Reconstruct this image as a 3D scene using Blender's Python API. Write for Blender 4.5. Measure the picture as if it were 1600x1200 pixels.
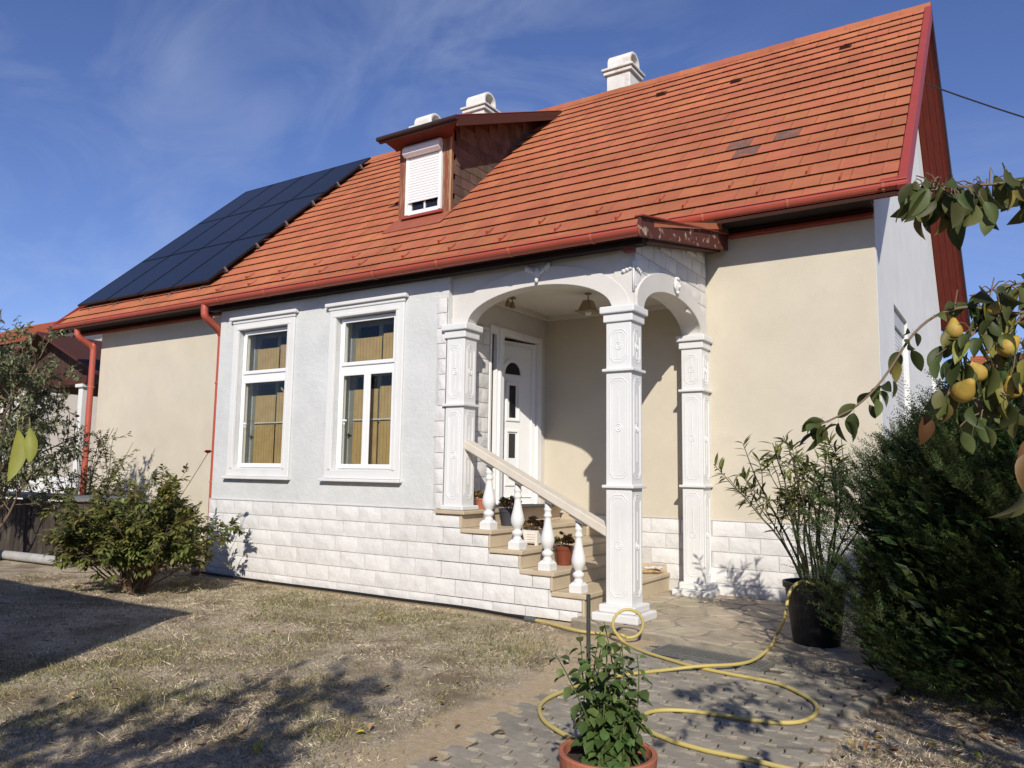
import bpy, bmesh, math, random
import numpy as np
from mathutils import Vector, Matrix, Euler
random.seed(7); rng = np.random.default_rng(7)
R = math.radians
S = bpy.context.scene
COL = S.collection
for o in list(bpy.data.objects): bpy.data.objects.remove(o)

# ------------------------------------------------------------------ camera
CAM = Vector((3.53, -6.66, 1.40))
YAW, PITCH, ROLL = 0.5754, 0.1119, 0.0144
FPX = 1217.0
_F = Vector((-math.sin(YAW)*math.cos(PITCH), math.cos(YAW)*math.cos(PITCH), math.sin(PITCH)))
_r = Vector((math.cos(YAW), math.sin(YAW), 0)); _u = _r.cross(_F)
_R = _r*math.cos(ROLL) + _u*math.sin(ROLL); _U = -_r*math.sin(ROLL) + _u*math.cos(ROLL)
cd = bpy.data.cameras.new('camera'); cam = bpy.data.objects.new('camera', cd); COL.objects.link(cam)
cd.sensor_width = 36; cd.lens = FPX/1600*36; cd.clip_start = 0.05; cd.clip_end = 2000
m = Matrix((_R, _U, -_F)).transposed().to_4x4(); m.translation = CAM
cam.matrix_world = m
S.camera = cam
def ray(px, py): return _R*((px-800)/FPX) - _U*((py-600)/FPX) + _F
def on(px, py, ax, val):
    r = ray(px, py); i = 'xyz'.index(ax); return CAM + r*((val-CAM[i])/r[i])
def dep(px, py, d): return CAM + ray(px, py)*d

# ------------------------------------------------------------------ sky, sun, exposure
TOSUN = Vector((0.6, -1.0, 0.72)).normalized()
EL = math.asin(TOSUN.z); AZ = math.atan2(TOSUN.x, TOSUN.y)
w = bpy.data.worlds.new('World'); S.world = w; w.use_nodes = True
nt = w.node_tree; nt.nodes.clear()
N = nt.nodes.new; LK = nt.links.new
sky = N('ShaderNodeTexSky'); sky.sky_type = 'NISHITA'; sky.sun_disc = False
sky.sun_elevation = EL; sky.sun_rotation = AZ; sky.altitude = 150; sky.air_density = 1.0; sky.dust_density = 0.05; sky.ozone_density = 3.0
tc = N('ShaderNodeTexCoord'); mp = N('ShaderNodeMapping'); mp.inputs['Scale'].default_value = (1.2, 4.5, 5.0); mp.inputs['Rotation'].default_value = (0.5, 0.45, 0.9)
n1 = N('ShaderNodeTexNoise'); n1.inputs['Scale'].default_value = 1.6; n1.inputs['Detail'].default_value = 7; n1.inputs['Roughness'].default_value = .58; n1.inputs['Distortion'].default_value = .7
n2 = N('ShaderNodeTexNoise'); n2.inputs['Scale'].default_value = 1.3; n2.inputs['Detail'].default_value = 3
r1 = N('ShaderNodeMapRange'); r1.inputs[1].default_value = .44; r1.inputs[2].default_value = .86
r2 = N('ShaderNodeMapRange'); r2.inputs[1].default_value = .38; r2.inputs[2].default_value = .68
mu = N('ShaderNodeMath'); mu.operation = 'MULTIPLY'; mu2 = N('ShaderNodeMath'); mu2.operation = 'MULTIPLY'; mu2.inputs[1].default_value = .75
mx = N('ShaderNodeMix'); mx.data_type = 'RGBA'; mx.inputs[7].default_value = (5.6, 6.4, 8.0, 1)
bg = N('ShaderNodeBackground'); bg.inputs['Strength'].default_value = 0.102
ow = N('ShaderNodeOutputWorld')
LK(tc.outputs['Generated'], mp.inputs[0]); LK(mp.outputs[0], n1.inputs[0]); mp2 = N('ShaderNodeMapping'); mp2.inputs['Location'].default_value = (.75, -.35, .2); LK(tc.outputs['Generated'], mp2.inputs[0]); LK(mp2.outputs[0], n2.inputs[0])
LK(n1.outputs[0], r1.inputs[0]); LK(n2.outputs[0], r2.inputs[0]); LK(r1.outputs[0], mu.inputs[0]); LK(r2.outputs[0], mu.inputs[1])
LK(mu.outputs[0], mu2.inputs[0]); LK(mu2.outputs[0], mx.inputs[0]); tn = N('ShaderNodeVectorMath'); tn.operation = 'MULTIPLY'; tn.inputs[1].default_value = (.83, .845, 1.17); LK(sky.outputs[0], tn.inputs[0]); LK(tn.outputs[0], mx.inputs[6]); LK(mx.outputs[2], bg.inputs[0]); LK(bg.outputs[0], ow.inputs[0])
sd = bpy.data.lights.new('sun', 'SUN'); sd.energy = 4.8; sd.angle = R(.55); sd.color = (1, .935, .83)
so = bpy.data.objects.new('sun', sd); COL.objects.link(so); so.location = (6, -12, 12)
so.rotation_euler = (-TOSUN).to_track_quat('-Z', 'Y').to_euler()
S.view_settings.view_transform = 'Standard'; S.view_settings.look = 'None'; S.view_settings.exposure = 0.0; S.view_settings.gamma = 1
S.view_settings.use_curve_mapping = False
S.render.engine = 'CYCLES'; S.render.resolution_x = 1024; S.render.resolution_y = 768
S.cycles.max_bounces = 8; S.cycles.transparent_max_bounces = 12

# ------------------------------------------------------------------ materials
def srgb(r, g, b):
    f = lambda c: (c/255/12.92) if c/255 <= .04045 else ((c/255+.055)/1.055)**2.4
    return (f(r), f(g), f(b))
MATS = {}
def mat(name, col, rough=.8, var=.12, vs=5.0, col2=None, cs=2.0, c2=(.5, .62), bump=0.0, bs=60.0, rnd=0.0, spec=.35, metal=0.0,
        trans=0.0, col3=None, c3s=14.0, c3=(.6, .7), coat=0, squash=(1, 1, 1), bump2=None, attr=True):
    """principled material: base colour, patches of a second (third) colour by noise, value grain, per-piece variation, bump"""
    if name in MATS: return MATS[name]
    M = bpy.data.materials.new(name); M.use_nodes = True; t = M.node_tree; t.nodes.clear(); N = t.nodes.new; L = t.links.new
    out = N('ShaderNodeOutputMaterial'); p = N('ShaderNodeBsdfPrincipled')
    p.inputs['Roughness'].default_value = rough; p.inputs['Specular IOR Level'].default_value = spec; p.inputs['Metallic'].default_value = metal
    if coat: p.inputs['Coat Weight'].default_value = coat
    g = N('ShaderNodeNewGeometry'); mp = N('ShaderNodeMapping'); mp.inputs['Scale'].default_value = squash
    L(g.outputs['Position'], mp.inputs[0]); P = mp.outputs[0]
    def noise(s, d=5, ro=.6):
        n = N('ShaderNodeTexNoise'); n.inputs['Scale'].default_value = s; n.inputs['Detail'].default_value = d; n.inputs['Roughness'].default_value = ro; L(P, n.inputs[0]); return n.outputs[0]
    c = N('ShaderNodeRGB'); c.outputs[0].default_value = (*col, 1); c = c.outputs[0]
    def patch(c, c2col, s, rg):
        mr = N('ShaderNodeMapRange'); mr.inputs[1].default_value = rg[0]; mr.inputs[2].default_value = rg[1]; L(noise(s, 6), mr.inputs[0])
        x = N('ShaderNodeMix'); x.data_type = 'RGBA'; L(mr.outputs[0], x.inputs[0]); L(c, x.inputs[6]); x.inputs[7].default_value = (*c2col, 1); return x.outputs[2]
    if col2: c = patch(c, col2, cs, c2)
    if col3: c = patch(c, col3, c3s, c3)
    hsv = N('ShaderNodeHueSaturation'); L(c, hsv.inputs['Color'])
    mr = N('ShaderNodeMapRange'); mr.inputs[1].default_value = .25; mr.inputs[2].default_value = .75; mr.inputs[3].default_value = 1-var; mr.inputs[4].default_value = 1+var
    L(noise(vs, 8), mr.inputs[0]); val = mr.outputs[0]
    if rnd:
        oi = N('ShaderNodeObjectInfo'); at = N('ShaderNodeAttribute'); at.attribute_name = 'rnd'
        ad = N('ShaderNodeMath'); ad.operation = 'ADD'; L(oi.outputs['Random'], ad.inputs[0]); L(at.outputs['Fac'], ad.inputs[1])
        fr = N('ShaderNodeMath'); fr.operation = 'FRACT'; L(ad.outputs[0], fr.inputs[0])
        m2 = N('ShaderNodeMapRange'); m2.inputs[3].default_value = 1-rnd; m2.inputs[4].default_value = 1+rnd; L(fr.outputs[0], m2.inputs[0])
        mm = N('ShaderNodeMath'); mm.operation = 'MULTIPLY'; L(val, mm.inputs[0]); L(m2.outputs[0], mm.inputs[1]); val = mm.outputs[0]
        h = N('ShaderNodeMapRange'); m3 = N('ShaderNodeMath'); m3.operation = 'MULTIPLY'; m3.inputs[1].default_value = 7.31; L(fr.outputs[0], m3.inputs[0])
        m4 = N('ShaderNodeMath'); m4.operation = 'FRACT'; L(m3.outputs[0], m4.inputs[0]); L(m4.outputs[0], h.inputs[0])
        h.inputs[3].default_value = .5-rnd*.07; h.inputs[4].default_value = .5+rnd*.07; L(h.outputs[0], hsv.inputs['Hue'])
    L(val, hsv.inputs['Value']); L(hsv.outputs[0], p.inputs['Base Color'])
    if bump:
        b = N('ShaderNodeBump'); b.inputs['Strength'].default_value = bump; b.inputs['Distance'].default_value = .01; L(noise(bs, 6, .65), b.inputs['Height'])
        if bump2:
            b2 = N('ShaderNodeBump'); b2.inputs['Strength'].default_value = bump2[0]; b2.inputs['Distance'].default_value = .03; L(noise(bump2[1], 4), b2.inputs['Height']); L(b.outputs[0], b2.inputs['Normal']); b = b2
        L(b.outputs[0], p.inputs['Normal'])
    if trans:
        tr = N('ShaderNodeBsdfTranslucent'); L(hsv.outputs[0], tr.inputs[0]); ms = N('ShaderNodeMixShader'); ms.inputs[0].default_value = trans
        L(p.outputs[0], ms.inputs[1]); L(tr.outputs[0], ms.inputs[2]); L(ms.outputs[0], out.inputs[0])
    else: L(p.outputs[0], out.inputs[0])
    MATS[name] = M; return M
def glass_mat(name, tint=(.93, .95, .93)):
    if name in MATS: return MATS[name]
    M = bpy.data.materials.new(name); M.use_nodes = True; t = M.node_tree; t.nodes.clear(); N = t.nodes.new; L = t.links.new
    out = N('ShaderNodeOutputMaterial'); a = N('ShaderNodeBsdfTransparent'); a.inputs[0].default_value = (*tint, 1)
    g = N('ShaderNodeBsdfGlossy'); g.inputs['Roughness'].default_value = .02; lw = N('ShaderNodeLayerWeight'); lw.inputs[0].default_value = .5
    pw = N('ShaderNodeMath'); pw.operation = 'POWER'; pw.inputs[1].default_value = 4; ma = N('ShaderNodeMath'); ma.operation = 'MULTIPLY_ADD'; ma.inputs[1].default_value = .9; ma.inputs[2].default_value = .025
    L(lw.outputs['Facing'], pw.inputs[0]); L(pw.outputs[0], ma.inputs[0])
    ms = N('ShaderNodeMixShader'); L(ma.outputs[0], ms.inputs[0]); L(a.outputs[0], ms.inputs[1]); L(g.outputs[0], ms.inputs[2]); L(ms.outputs[0], out.inputs[0])
    MATS[name] = M; return M

# ------------------------------------------------------------------ mesh helpers
def parent_to(o, p):
    if p is not None: o.parent = p
def tag(o, label=None, cat=None, group=None, kind=None):
    if label: o['label'] = label
    if cat: o['category'] = cat
    if group: o['group'] = group
    if kind: o['kind'] = kind
    return o
def empty(name, loc=(0, 0, 0), label=None, cat=None, group=None):
    o = bpy.data.objects.new(name, None); COL.objects.link(o); o.location = loc; o.empty_display_size = .2
    return tag(o, label, cat, group)
class MB:
    def __init__(s): s.v = []; s.f = []; s.mi = []
    def add(s, vs, fs, mi=0):
        o = len(s.v); s.v += [tuple(x) for x in vs]; s.f += [tuple(i+o for i in f) for f in fs]; s.mi += [mi]*len(fs); return s
    def box(s, x0, x1, y0, y1, z0, z1, mi=0):
        return s.add([(x0, y0, z0), (x1, y0, z0), (x1, y1, z0), (x0, y1, z0), (x0, y0, z1), (x1, y0, z1), (x1, y1, z1), (x0, y1, z1)],
                     [(0, 3, 2, 1), (4, 5, 6, 7), (0, 1, 5, 4), (1, 2, 6, 5), (2, 3, 7, 6), (3, 0, 4, 7)], mi)
    def hexa(s, b, t, mi=0):     # 4 bottom + 4 top points
        return s.add(list(b)+list(t), [(0, 3, 2, 1), (4, 5, 6, 7), (0, 1, 5, 4), (1, 2, 6, 5), (2, 3, 7, 6), (3, 0, 4, 7)], mi)
    def prism(s, poly, ax, a, b, mi=0):   # poly in the two other axes (x: (y,z); y: (x,z); z: (x,y))
        def P(q, c): return {'x': (c, q[0], q[1]), 'y': (q[0], c, q[1]), 'z': (q[0], q[1], c)}[ax]
        n = len(poly); vs = [P(q, a) for q in poly]+[P(q, b) for q in poly]
        fs = [tuple(range(n)), tuple(range(2*n-1, n-1, -1))]+[(i, i+n, (i+1) % n+n, (i+1) % n) for i in range(n)]
        return s.add(vs, fs, mi)
    def strip(s, A, B, mi=0):   # quad strip between polylines
        n = len(A); return s.add(list(A)+list(B), [(i, i+1, i+1+n, i+n) for i in range(n-1)], mi)
    def lathe(s, prof, c=(0, 0, 0), n=20, mi=0, sq=None):
        vs = []; fs = []; k = len(prof)
        for i in range(n):
            a = 2*math.pi*i/n
            for r, z in prof: vs.append((c[0]+r*math.cos(a), c[1]+r*math.sin(a), c[2]+z))
        for i in range(n):
            j = (i+1) % n
            for q in range(k-1): fs.append((i*k+q, j*k+q, j*k+q+1, i*k+q+1))
        return s.add(vs, fs, mi)
    def tube(s, pts, r, n=8, mi=0, caps=True):
        pts = [Vector(p) for p in pts]; k = len(pts); rr = r if hasattr(r, '__len__') else [r]*k
        vs = []; up = Vector((0, 0, 1))
        pn = None
        for i, p in enumerate(pts):
            d = (pts[min(i+1, k-1)]-pts[max(i-1, 0)]).normalized()
            if pn is None: pn = d.cross(up if abs(d.z) < .95 else Vector((1, 0, 0))).normalized()
            a = (pn-d*pn.dot(d)); a = a.normalized() if a.length > 1e-6 else d.orthogonal().normalized(); pn = a; b = d.cross(a)
            for j in range(n):
                t = 2*math.pi*j/n; vs.append(p+(a*math.cos(t)+b*math.sin(t))*rr[i])
        fs = [(i*n+j, i*n+(j+1) % n, (i+1)*n+(j+1) % n, (i+1)*n+j) for i in range(k-1) for j in range(n)]
        if caps: fs += [tuple(range(n-1, -1, -1)), tuple((k-1)*n+j for j in range(n))]
        return s.add(vs, fs, mi)
    def mesh(s, name, mats, smooth=False, recalc=True):
        me = bpy.data.meshes.new(name); me.from_pydata(s.v, [], s.f)
        mats = mats if isinstance(mats, (list, tuple)) else [mats]
        for x in mats: me.materials.append(x)
        if len(mats) > 1: me.polygons.foreach_set('material_index', s.mi)
        if recalc:
            b = bmesh.new(); b.from_mesh(me); bmesh.ops.recalc_face_normals(b, faces=b.faces); b.to_mesh(me); b.free()
        if smooth: me.polygons.foreach_set('use_smooth', [True]*len(me.polygons))
        me.update(); return me
    def build(s, name, mats, parent=None, smooth=False, bevel=0, seg=1, auto=False):
        o = bpy.data.objects.new(name, s.mesh(name, mats, smooth)); COL.objects.link(o); parent_to(o, parent)
        if bevel:
            b = o.modifiers.new('b', 'BEVEL'); b.width = bevel; b.segments = seg; b.limit_method = 'ANGLE'; b.angle_limit = R(40)
        return o
def obj(name, me, parent=None, loc=None, rot=None, scale=None, matrix=None):
    o = bpy.data.objects.new(name, me); COL.objects.link(o); parent_to(o, parent)
    if matrix is not None: o.matrix_local = matrix
    else:
        if loc is not None: o.location = loc
        if rot is not None: o.rotation_euler = rot
        if scale is not None: o.scale = scale
    return o
def catmull(pts, sub=6):
    pts = [Vector(p) for p in pts]; out = []
    for i in range(len(pts)-1):
        p0 = pts[max(i-1, 0)]; p1 = pts[i]; p2 = pts[i+1]; p3 = pts[min(i+2, len(pts)-1)]
        for k in range(sub):
            t = k/sub; out.append(.5*((2*p1)+(p2-p0)*t+(2*p0-5*p1+4*p2-p3)*t*t+(3*p1-p0-3*p2+p3)*t**3))
    out.append(pts[-1]); return out
def wall_cells(us, vs, solid):   # merged sheet of rectangular cells -> list of polygons + boundary
    return [(us[i], us[i+1], vs[j], vs[j+1]) for i in range(len(us)-1) for j in range(len(vs)-1) if solid((us[i]+us[i+1])/2, (vs[j]+vs[j+1])/2)]
def wall(mb, ax, a, b, u0, u1, v0, v1, holes=(), mi=0):
    """slab between a and b on axis ax, spanning u,v, with rectangular holes and their reveals"""
    us = sorted({u0, u1, *[h[0] for h in holes], *[h[1] for h in holes]}); vs = sorted({v0, v1, *[h[2] for h in holes], *[h[3] for h in holes]})
    inh = lambda u, v: any(h[0] < u < h[1] and h[2] < v < h[3] for h in holes)
    S_ = {}
    for i in range(len(us)-1):
        for j in range(len(vs)-1): S_[i, j] = not inh((us[i]+us[i+1])/2, (vs[j]+vs[j+1])/2)
    def P(u, v, c): return {'x': (c, u, v), 'y': (u, c, v)}[ax]
    idx = {}; V = []
    def vid(i, j, k):
        key = (i, j, k)
        if key not in idx: idx[key] = len(V); V.append(P(us[i], vs[j], (a, b)[k]))
        return idx[key]
    Fc = []
    for (i, j), s_ in S_.items():
        if not s_: continue
        Fc.append((vid(i, j, 0), vid(i+1, j, 0), vid(i+1, j+1, 0), vid(i, j+1, 0))); Fc.append((vid(i, j, 1), vid(i, j+1, 1), vid(i+1, j+1, 1), vid(i+1, j, 1)))
        for (di, dj, e0, e1) in ((-1, 0, (i, j), (i, j+1)), (1, 0, (i+1, j), (i+1, j+1)), (0, -1, (i, j), (i+1, j)), (0, 1, (i, j+1), (i+1, j+1))):
            if not S_.get((i+di, j+dj), False): Fc.append((vid(*e0, 0), vid(*e1, 0), vid(*e1, 1), vid(*e0, 1)))
    return mb.add(V, Fc, mi)
def ringbox(mb, ax, a, b, u0, u1, v0, v1, t, mi=0, tb=None, tt=None):   # rectangular frame
    tb = t if tb is None else tb; tt = t if tt is None else tt
    return wall(mb, ax, a, b, u0, u1, v0, v1, [(u0+t, u1-t, v0+tb, v1-tt)], mi)

# joined many-piece meshes (numpy)
def join_pieces(name, tv, tf, mats4, material, parent=None, kind=None, rnd=None, smooth=False, mat_idx=None):
    """tv (V,3) template vertices, tf list of faces (same length), mats4 (N,4,4)"""
    tv = np.asarray(tv, float); tf = np.asarray(tf, int); n = len(mats4); V = len(tv); k = tf.shape[1]
    h = np.concatenate([tv, np.ones((V, 1))], 1)
    P = np.einsum('nij,vj->nvi', np.asarray(mats4), h)[:, :, :3].reshape(-1, 3)
    Fi = (tf[None]+(np.arange(n)*V)[:, None, None]).reshape(-1)
    me = bpy.data.meshes.new(name); me.vertices.add(len(P)); me.vertices.foreach_set('co', P.ravel())
    nf = n*len(tf); me.loops.add(nf*k); me.loops.foreach_set('vertex_index', Fi); me.polygons.add(nf)
    me.polygons.foreach_set('loop_start', np.arange(nf)*k)
    me.polygons.foreach_set('loop_total', np.full(nf, k)); me.update(calc_edges=True)
    if smooth: me.polygons.foreach_set('use_smooth', np.ones(nf, bool))
    r = rng.random(n) if rnd is None else np.asarray(rnd)
    at = me.attributes.new('rnd', 'FLOAT', 'POINT'); at.data.foreach_set('value', np.repeat(r, V))
    me.materials.append(material)
    o = bpy.data.objects.new(name, me); COL.objects.link(o); parent_to(o, parent)
    if kind: o['kind'] = kind
    return o
def frames(pos, d, up, sx, sy=None, sz=None):
    """matrices with local x along d, z along up-ish"""
    pos = np.asarray(pos, float); d = np.asarray(d, float); up = np.asarray(up, float)
    d = d/np.linalg.norm(d, axis=1, keepdims=True)
    y = np.cross(up, d); y /= (np.linalg.norm(y, axis=1, keepdims=True)+1e-9); z = np.cross(d, y)
    n = len(pos); M = np.zeros((n, 4, 4)); sx = np.broadcast_to(sx, n); sy = sx if sy is None else np.broadcast_to(sy, n); sz = sx if sz is None else np.broadcast_to(sz, n)
    M[:, :3, 0] = d*sx[:, None]; M[:, :3, 1] = y*sy[:, None]; M[:, :3, 2] = z*sz[:, None]; M[:, :3, 3] = pos; M[:, 3, 3] = 1
    return M
def leaf_template(w=.45, fold=.12, curl=.18, seg=4, pw=1.0, e=1.0):
    """unit-length leaf along +x, quads, midrib fold and droop"""
    v = []; f = []
    for i in range(seg+1):
        t = i/seg; ww = w*.5*max(0.0, math.sin(math.pi*min(1, max(0.0, t*.97+.03))**pw))**e
        if i == seg: ww = .004
        z = -curl*t*t
        v += [(t, -ww, z+fold*ww*2), (t, 0, z), (t, ww, z+fold*ww*2)]
    for i in range(seg):
        a = i*3; f += [(a, a+3, a+4, a+1), (a+1, a+4, a+5, a+2)]
    return v, f
# ------------------------------------------------------------------ material palette
m_white = mat('white_render', (.62, .63, .615), .85, .05, 3, col2=(.54, .55, .54), cs=1.3, c2=(.4, .75), col3=(.51, .515, .50), c3s=5, c3=(.6, .85), bump=.5, bs=70, bump2=(.25, 14))
m_gable = mat('gable_render', (.68, .69, .68), .85, .05, 3, col2=(.63, .64, .635), cs=1.0, c2=(.45, .75), bump=.4, bs=60)
m_cream = mat('cream_render', (.595, .54, .43), .88, .05, 2.5, col2=(.545, .49, .39), cs=.9, c2=(.38, .72), col3=(.50, .455, .37), c3s=2.6, c3=(.62, .85), bump=.45, bs=110)
m_stone = mat('painted_stone', (.68, .668, .65), .8, .06, 9, col2=(.625, .61, .59), cs=4, c2=(.45, .75), bump=.5, bs=16, rnd=.05, bump2=(.5, 7))
m_mortar = mat('mortar', (.54, .525, .50), .95, .1, 20, bump=.3)
m_plasterw = mat('white_moulding', (.70, .70, .685), .6, .03, 5, col2=(.61, .605, .59), cs=2.5, c2=(.5, .8), bump=.12, bs=40)
m_archw = mat('arch_render', (.64, .615, .575), .8, .05, 3, bump=.4, bs=90)
m_tilebeige = mat('beige_stair_tile', (.52, .43, .305), .55, .09, 6, col2=(.49, .395, .27), cs=2.2, c2=(.45, .7), bump=.1, bs=60, rnd=.04)
m_upvc = mat('white_window_frame', (.80, .80, .79), .35, .02, 3, spec=.5)
m_roof = mat('clay_roof_tile', srgb(172, 102, 70), .82, .10, 4, col2=srgb(154, 89, 61), cs=.9, c2=(.40, .72), col3=srgb(146, 96, 70), c3s=7, c3=(.56, .8), bump=.4, bs=50, rnd=.07)
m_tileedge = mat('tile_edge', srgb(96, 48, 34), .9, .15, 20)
m_tilestain = mat('stained_tile', srgb(112, 84, 74), .9, .25, 12, col2=srgb(160, 82, 54), cs=6, c2=(.5, .7))
m_under = mat('roof_underlay', srgb(58, 32, 24), .95)
m_gutter = mat('red_metal_gutter', srgb(176, 84, 66), .45, .05, 3, col2=srgb(164, 78, 61), cs=3, c2=(.45, .7), spec=.5)
m_gbrk = mat('gutter_bracket', srgb(185, 105, 80), .5)
m_redboard = mat('red_brown_board', srgb(132, 54, 42), .6, .12, 6, bump=.2, bs=30)
m_brown = mat('dark_brown_wood', srgb(74, 40, 30), .75, .2, 5, bump=.3, bs=30, squash=(1, 6, 6))
m_peel = mat('peeling_brown_board', srgb(86, 44, 36), .75, .2, 6, col2=srgb(165, 150, 130), cs=9, c2=(.57, .63), bump=.4, bs=30)
m_post = mat('weathered_post', srgb(128, 76, 56), .85, .25, 8, col2=srgb(150, 118, 92), cs=5, c2=(.5, .62), bump=.5, bs=25, squash=(4, 4, .5))
m_soffit = mat('rear_soffit_board', srgb(118, 46, 34), .6, .2, 5, bump=.2, bs=20, squash=(5, 1, 1))
m_verge = mat('verge_flashing', srgb(152, 62, 54), .5, .08, 4, spec=.5)
m_shingle = mat('cheek_shingle', srgb(96, 78, 68), .9, .2, 10, col2=srgb(72, 58, 52), cs=5, c2=(.4, .7), bump=.3, rnd=.25)
m_glass = glass_mat('clear_glass')
m_dark = mat('dark_interior', (.02, .02, .022), .8)
m_darkglass = mat('dark_glass', (.012, .014, .018), .04, spec=.6)
m_chim = mat('chimney_render', (.68, .66, .62), .9, .1, 6, col2=(.47, .42, .34), cs=4, c2=(.55, .75), bump=.4, bs=40)
m_black = mat('black_plastic', (.012, .012, .013), .5, .1)
m_metal = mat('grey_metal', (.42, .42, .42), .4, .1, metal=.8)
m_steel = mat('pale_bracket', (.55, .54, .52), .45, .1)
m_ceil = mat('porch_ceiling', (.68, .64, .57), .9, .03)

# ------------------------------------------------------------------ ground
W = 2.1
def vnoise(x, y, s, seed=0):
    x = np.asarray(x)*s; y = np.asarray(y)*s; xi = np.floor(x).astype(int); yi = np.floor(y).astype(int); xf = x-xi; yf = y-yi
    def h(a, b): v = np.sin((a*127.1+b*311.7+seed*74.7))*43758.5453; return v-np.floor(v)
    u = xf*xf*(3-2*xf); v = yf*yf*(3-2*yf)
    return (h(xi, yi)*(1-u)+h(xi+1, yi)*u)*(1-v)+(h(xi, yi+1)*(1-u)+h(xi+1, yi+1)*u)*v
def path_l(y): return np.interp(y, [-9, -6, -3.7, -3.2, -2, -.7, -.3], [1.5, 1.3, 1.02, .98, .90, .80, .84])
PATH_R = 2.63
def lawn_mat():
    M = bpy.data.materials.new('dry_lawn_soil'); M.use_nodes = True; t = M.node_tree; t.nodes.clear(); N = t.nodes.new; L = t.links.new
    out = N('ShaderNodeOutputMaterial'); p = N('ShaderNodeBsdfPrincipled'); p.inputs['Roughness'].default_value = .95; p.inputs['Specular IOR Level'].default_value = .1
    g = N('ShaderNodeNewGeometry')
    def noise(s, d=6, ro=.6, sq=None):
        n = N('ShaderNodeTexNoise'); n.inputs['Scale'].default_value = s; n.inputs['Detail'].default_value = d; n.inputs['Roughness'].default_value = ro
        L(g.outputs['Position'], n.inputs[0]); return n.outputs[0]
    def ramp(f, a, b):
        r = N('ShaderNodeMapRange'); r.inputs[1].default_value = a; r.inputs[2].default_value = b; L(f, r.inputs[0]); return r.outputs[0]
    def mix(f, a, b):
        x = N('ShaderNodeMix'); x.data_type = 'RGBA'; L(f, x.inputs[0])
        for i, q in ((6, a), (7, b)):
            if isinstance(q, tuple): x.inputs[i].default_value = (*q, 1)
            else: L(q, x.inputs[i])
        return x.outputs[2]
    straw = mix(ramp(noise(38, 8, .75), .35, .65), (.27, .215, .15), (.66, .555, .41))
    soil = mix(ramp(noise(22, 8, .7), .3, .7), (.42, .32, .20), (.60, .48, .32))
    at = N('ShaderNodeAttribute'); at.attribute_name = 'soil'
    ad = N('ShaderNodeMath'); ad.operation = 'ADD'; L(at.outputs['Fac'], ad.inputs[0]); L(ramp(noise(3.5, 5), .2, .8), ad.inputs[1])
    dk = mix(ramp(noise(1.7, 6, .65), .42, .60), straw, (.23, .18, .12))
    c = mix(ramp(ad.outputs[0], .85, 1.15), dk, soil)
    L(c, p.inputs['Base Color'])
    b = N('ShaderNodeBump'); b.inputs['Strength'].default_value = .8; b.inputs['Distance'].default_value = .02; L(noise(55, 8, .75), b.inputs['Height']); L(b.outputs[0], p.inputs['Normal'])
    L(p.outputs[0], out.inputs[0]); return M
def soilmask(x, y):
    x = np.asarray(x, float); y = np.asarray(y, float)
    a = np.clip(1-(-.0-y)/.42, 0, 1)*(x > -5.9)*(x < .9)*1.25
    d = path_l(y)-x; b = np.where((d > -.3), np.clip(1-d/np.where(y > -1.4, .75, .5), 0, 1), 0)*(y < -.1)*1.15
    c = np.clip(1-np.hypot(x-.35, y+.75)/.9, 0, 1)*.9
    return np.clip(np.maximum(np.maximum(a, b), c), 0, 1.2)
xs = np.concatenate([[-400, -150, -60, -30, -20], np.arange(-15, 8.01, .2), [10, 14, 20, 40, 100, 300, 500]])
ys = np.concatenate([[-300, -120, -50, -25, -15], np.arange(-10, 3.01, .2), [5, 8, 14, 25, 60, 150, 300, 600]])
GX, GY = np.meshgrid(xs, ys, indexing='ij')
near = (np.abs(GX+3) < 13) & (GY > -10.5) & (GY < 3.1)
def gheight(x, y):
    h = (vnoise(x, y, 1.1)-.5)*.05+(vnoise(x, y, 3.1, 4)-.5)*.022
    h = h*np.clip((-.1-y)/.8, 0, 1)
    h = np.where((x > path_l(y)-.5) & (x < PATH_R+.4), h*.35-.004, h)
    inpath = (x > path_l(y)+.10) & (x < PATH_R-.12)
    h = np.where(inpath, -.035, h)
    return np.where((x > -5.8) & (y > -.25), -.012, h)
GZ = np.where(near, gheight(GX, GY), -.01)
nx, ny = GX.shape
idx = np.arange(nx*ny).reshape(nx, ny)
fs = np.stack([idx[:-1, :-1], idx[1:, :-1], idx[1:, 1:], idx[:-1, 1:]], -1).reshape(-1, 4)
me = bpy.data.meshes.new('lawn'); me.from_pydata(np.stack([GX, GY, GZ], -1).reshape(-1, 3).tolist(), [], fs.tolist())
at = me.attributes.new('soil', 'FLOAT', 'POINT'); at.data.foreach_set('value', soilmask(GX, GY).ravel().astype(np.float32))
me.materials.append(lawn_mat()); me.polygons.foreach_set('use_smooth', [True]*len(me.polygons))
lawn = obj('lawn', me); tag(lawn, 'dry patchy lawn with bare soil along the white wall', 'lawn', kind='structure')

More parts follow.
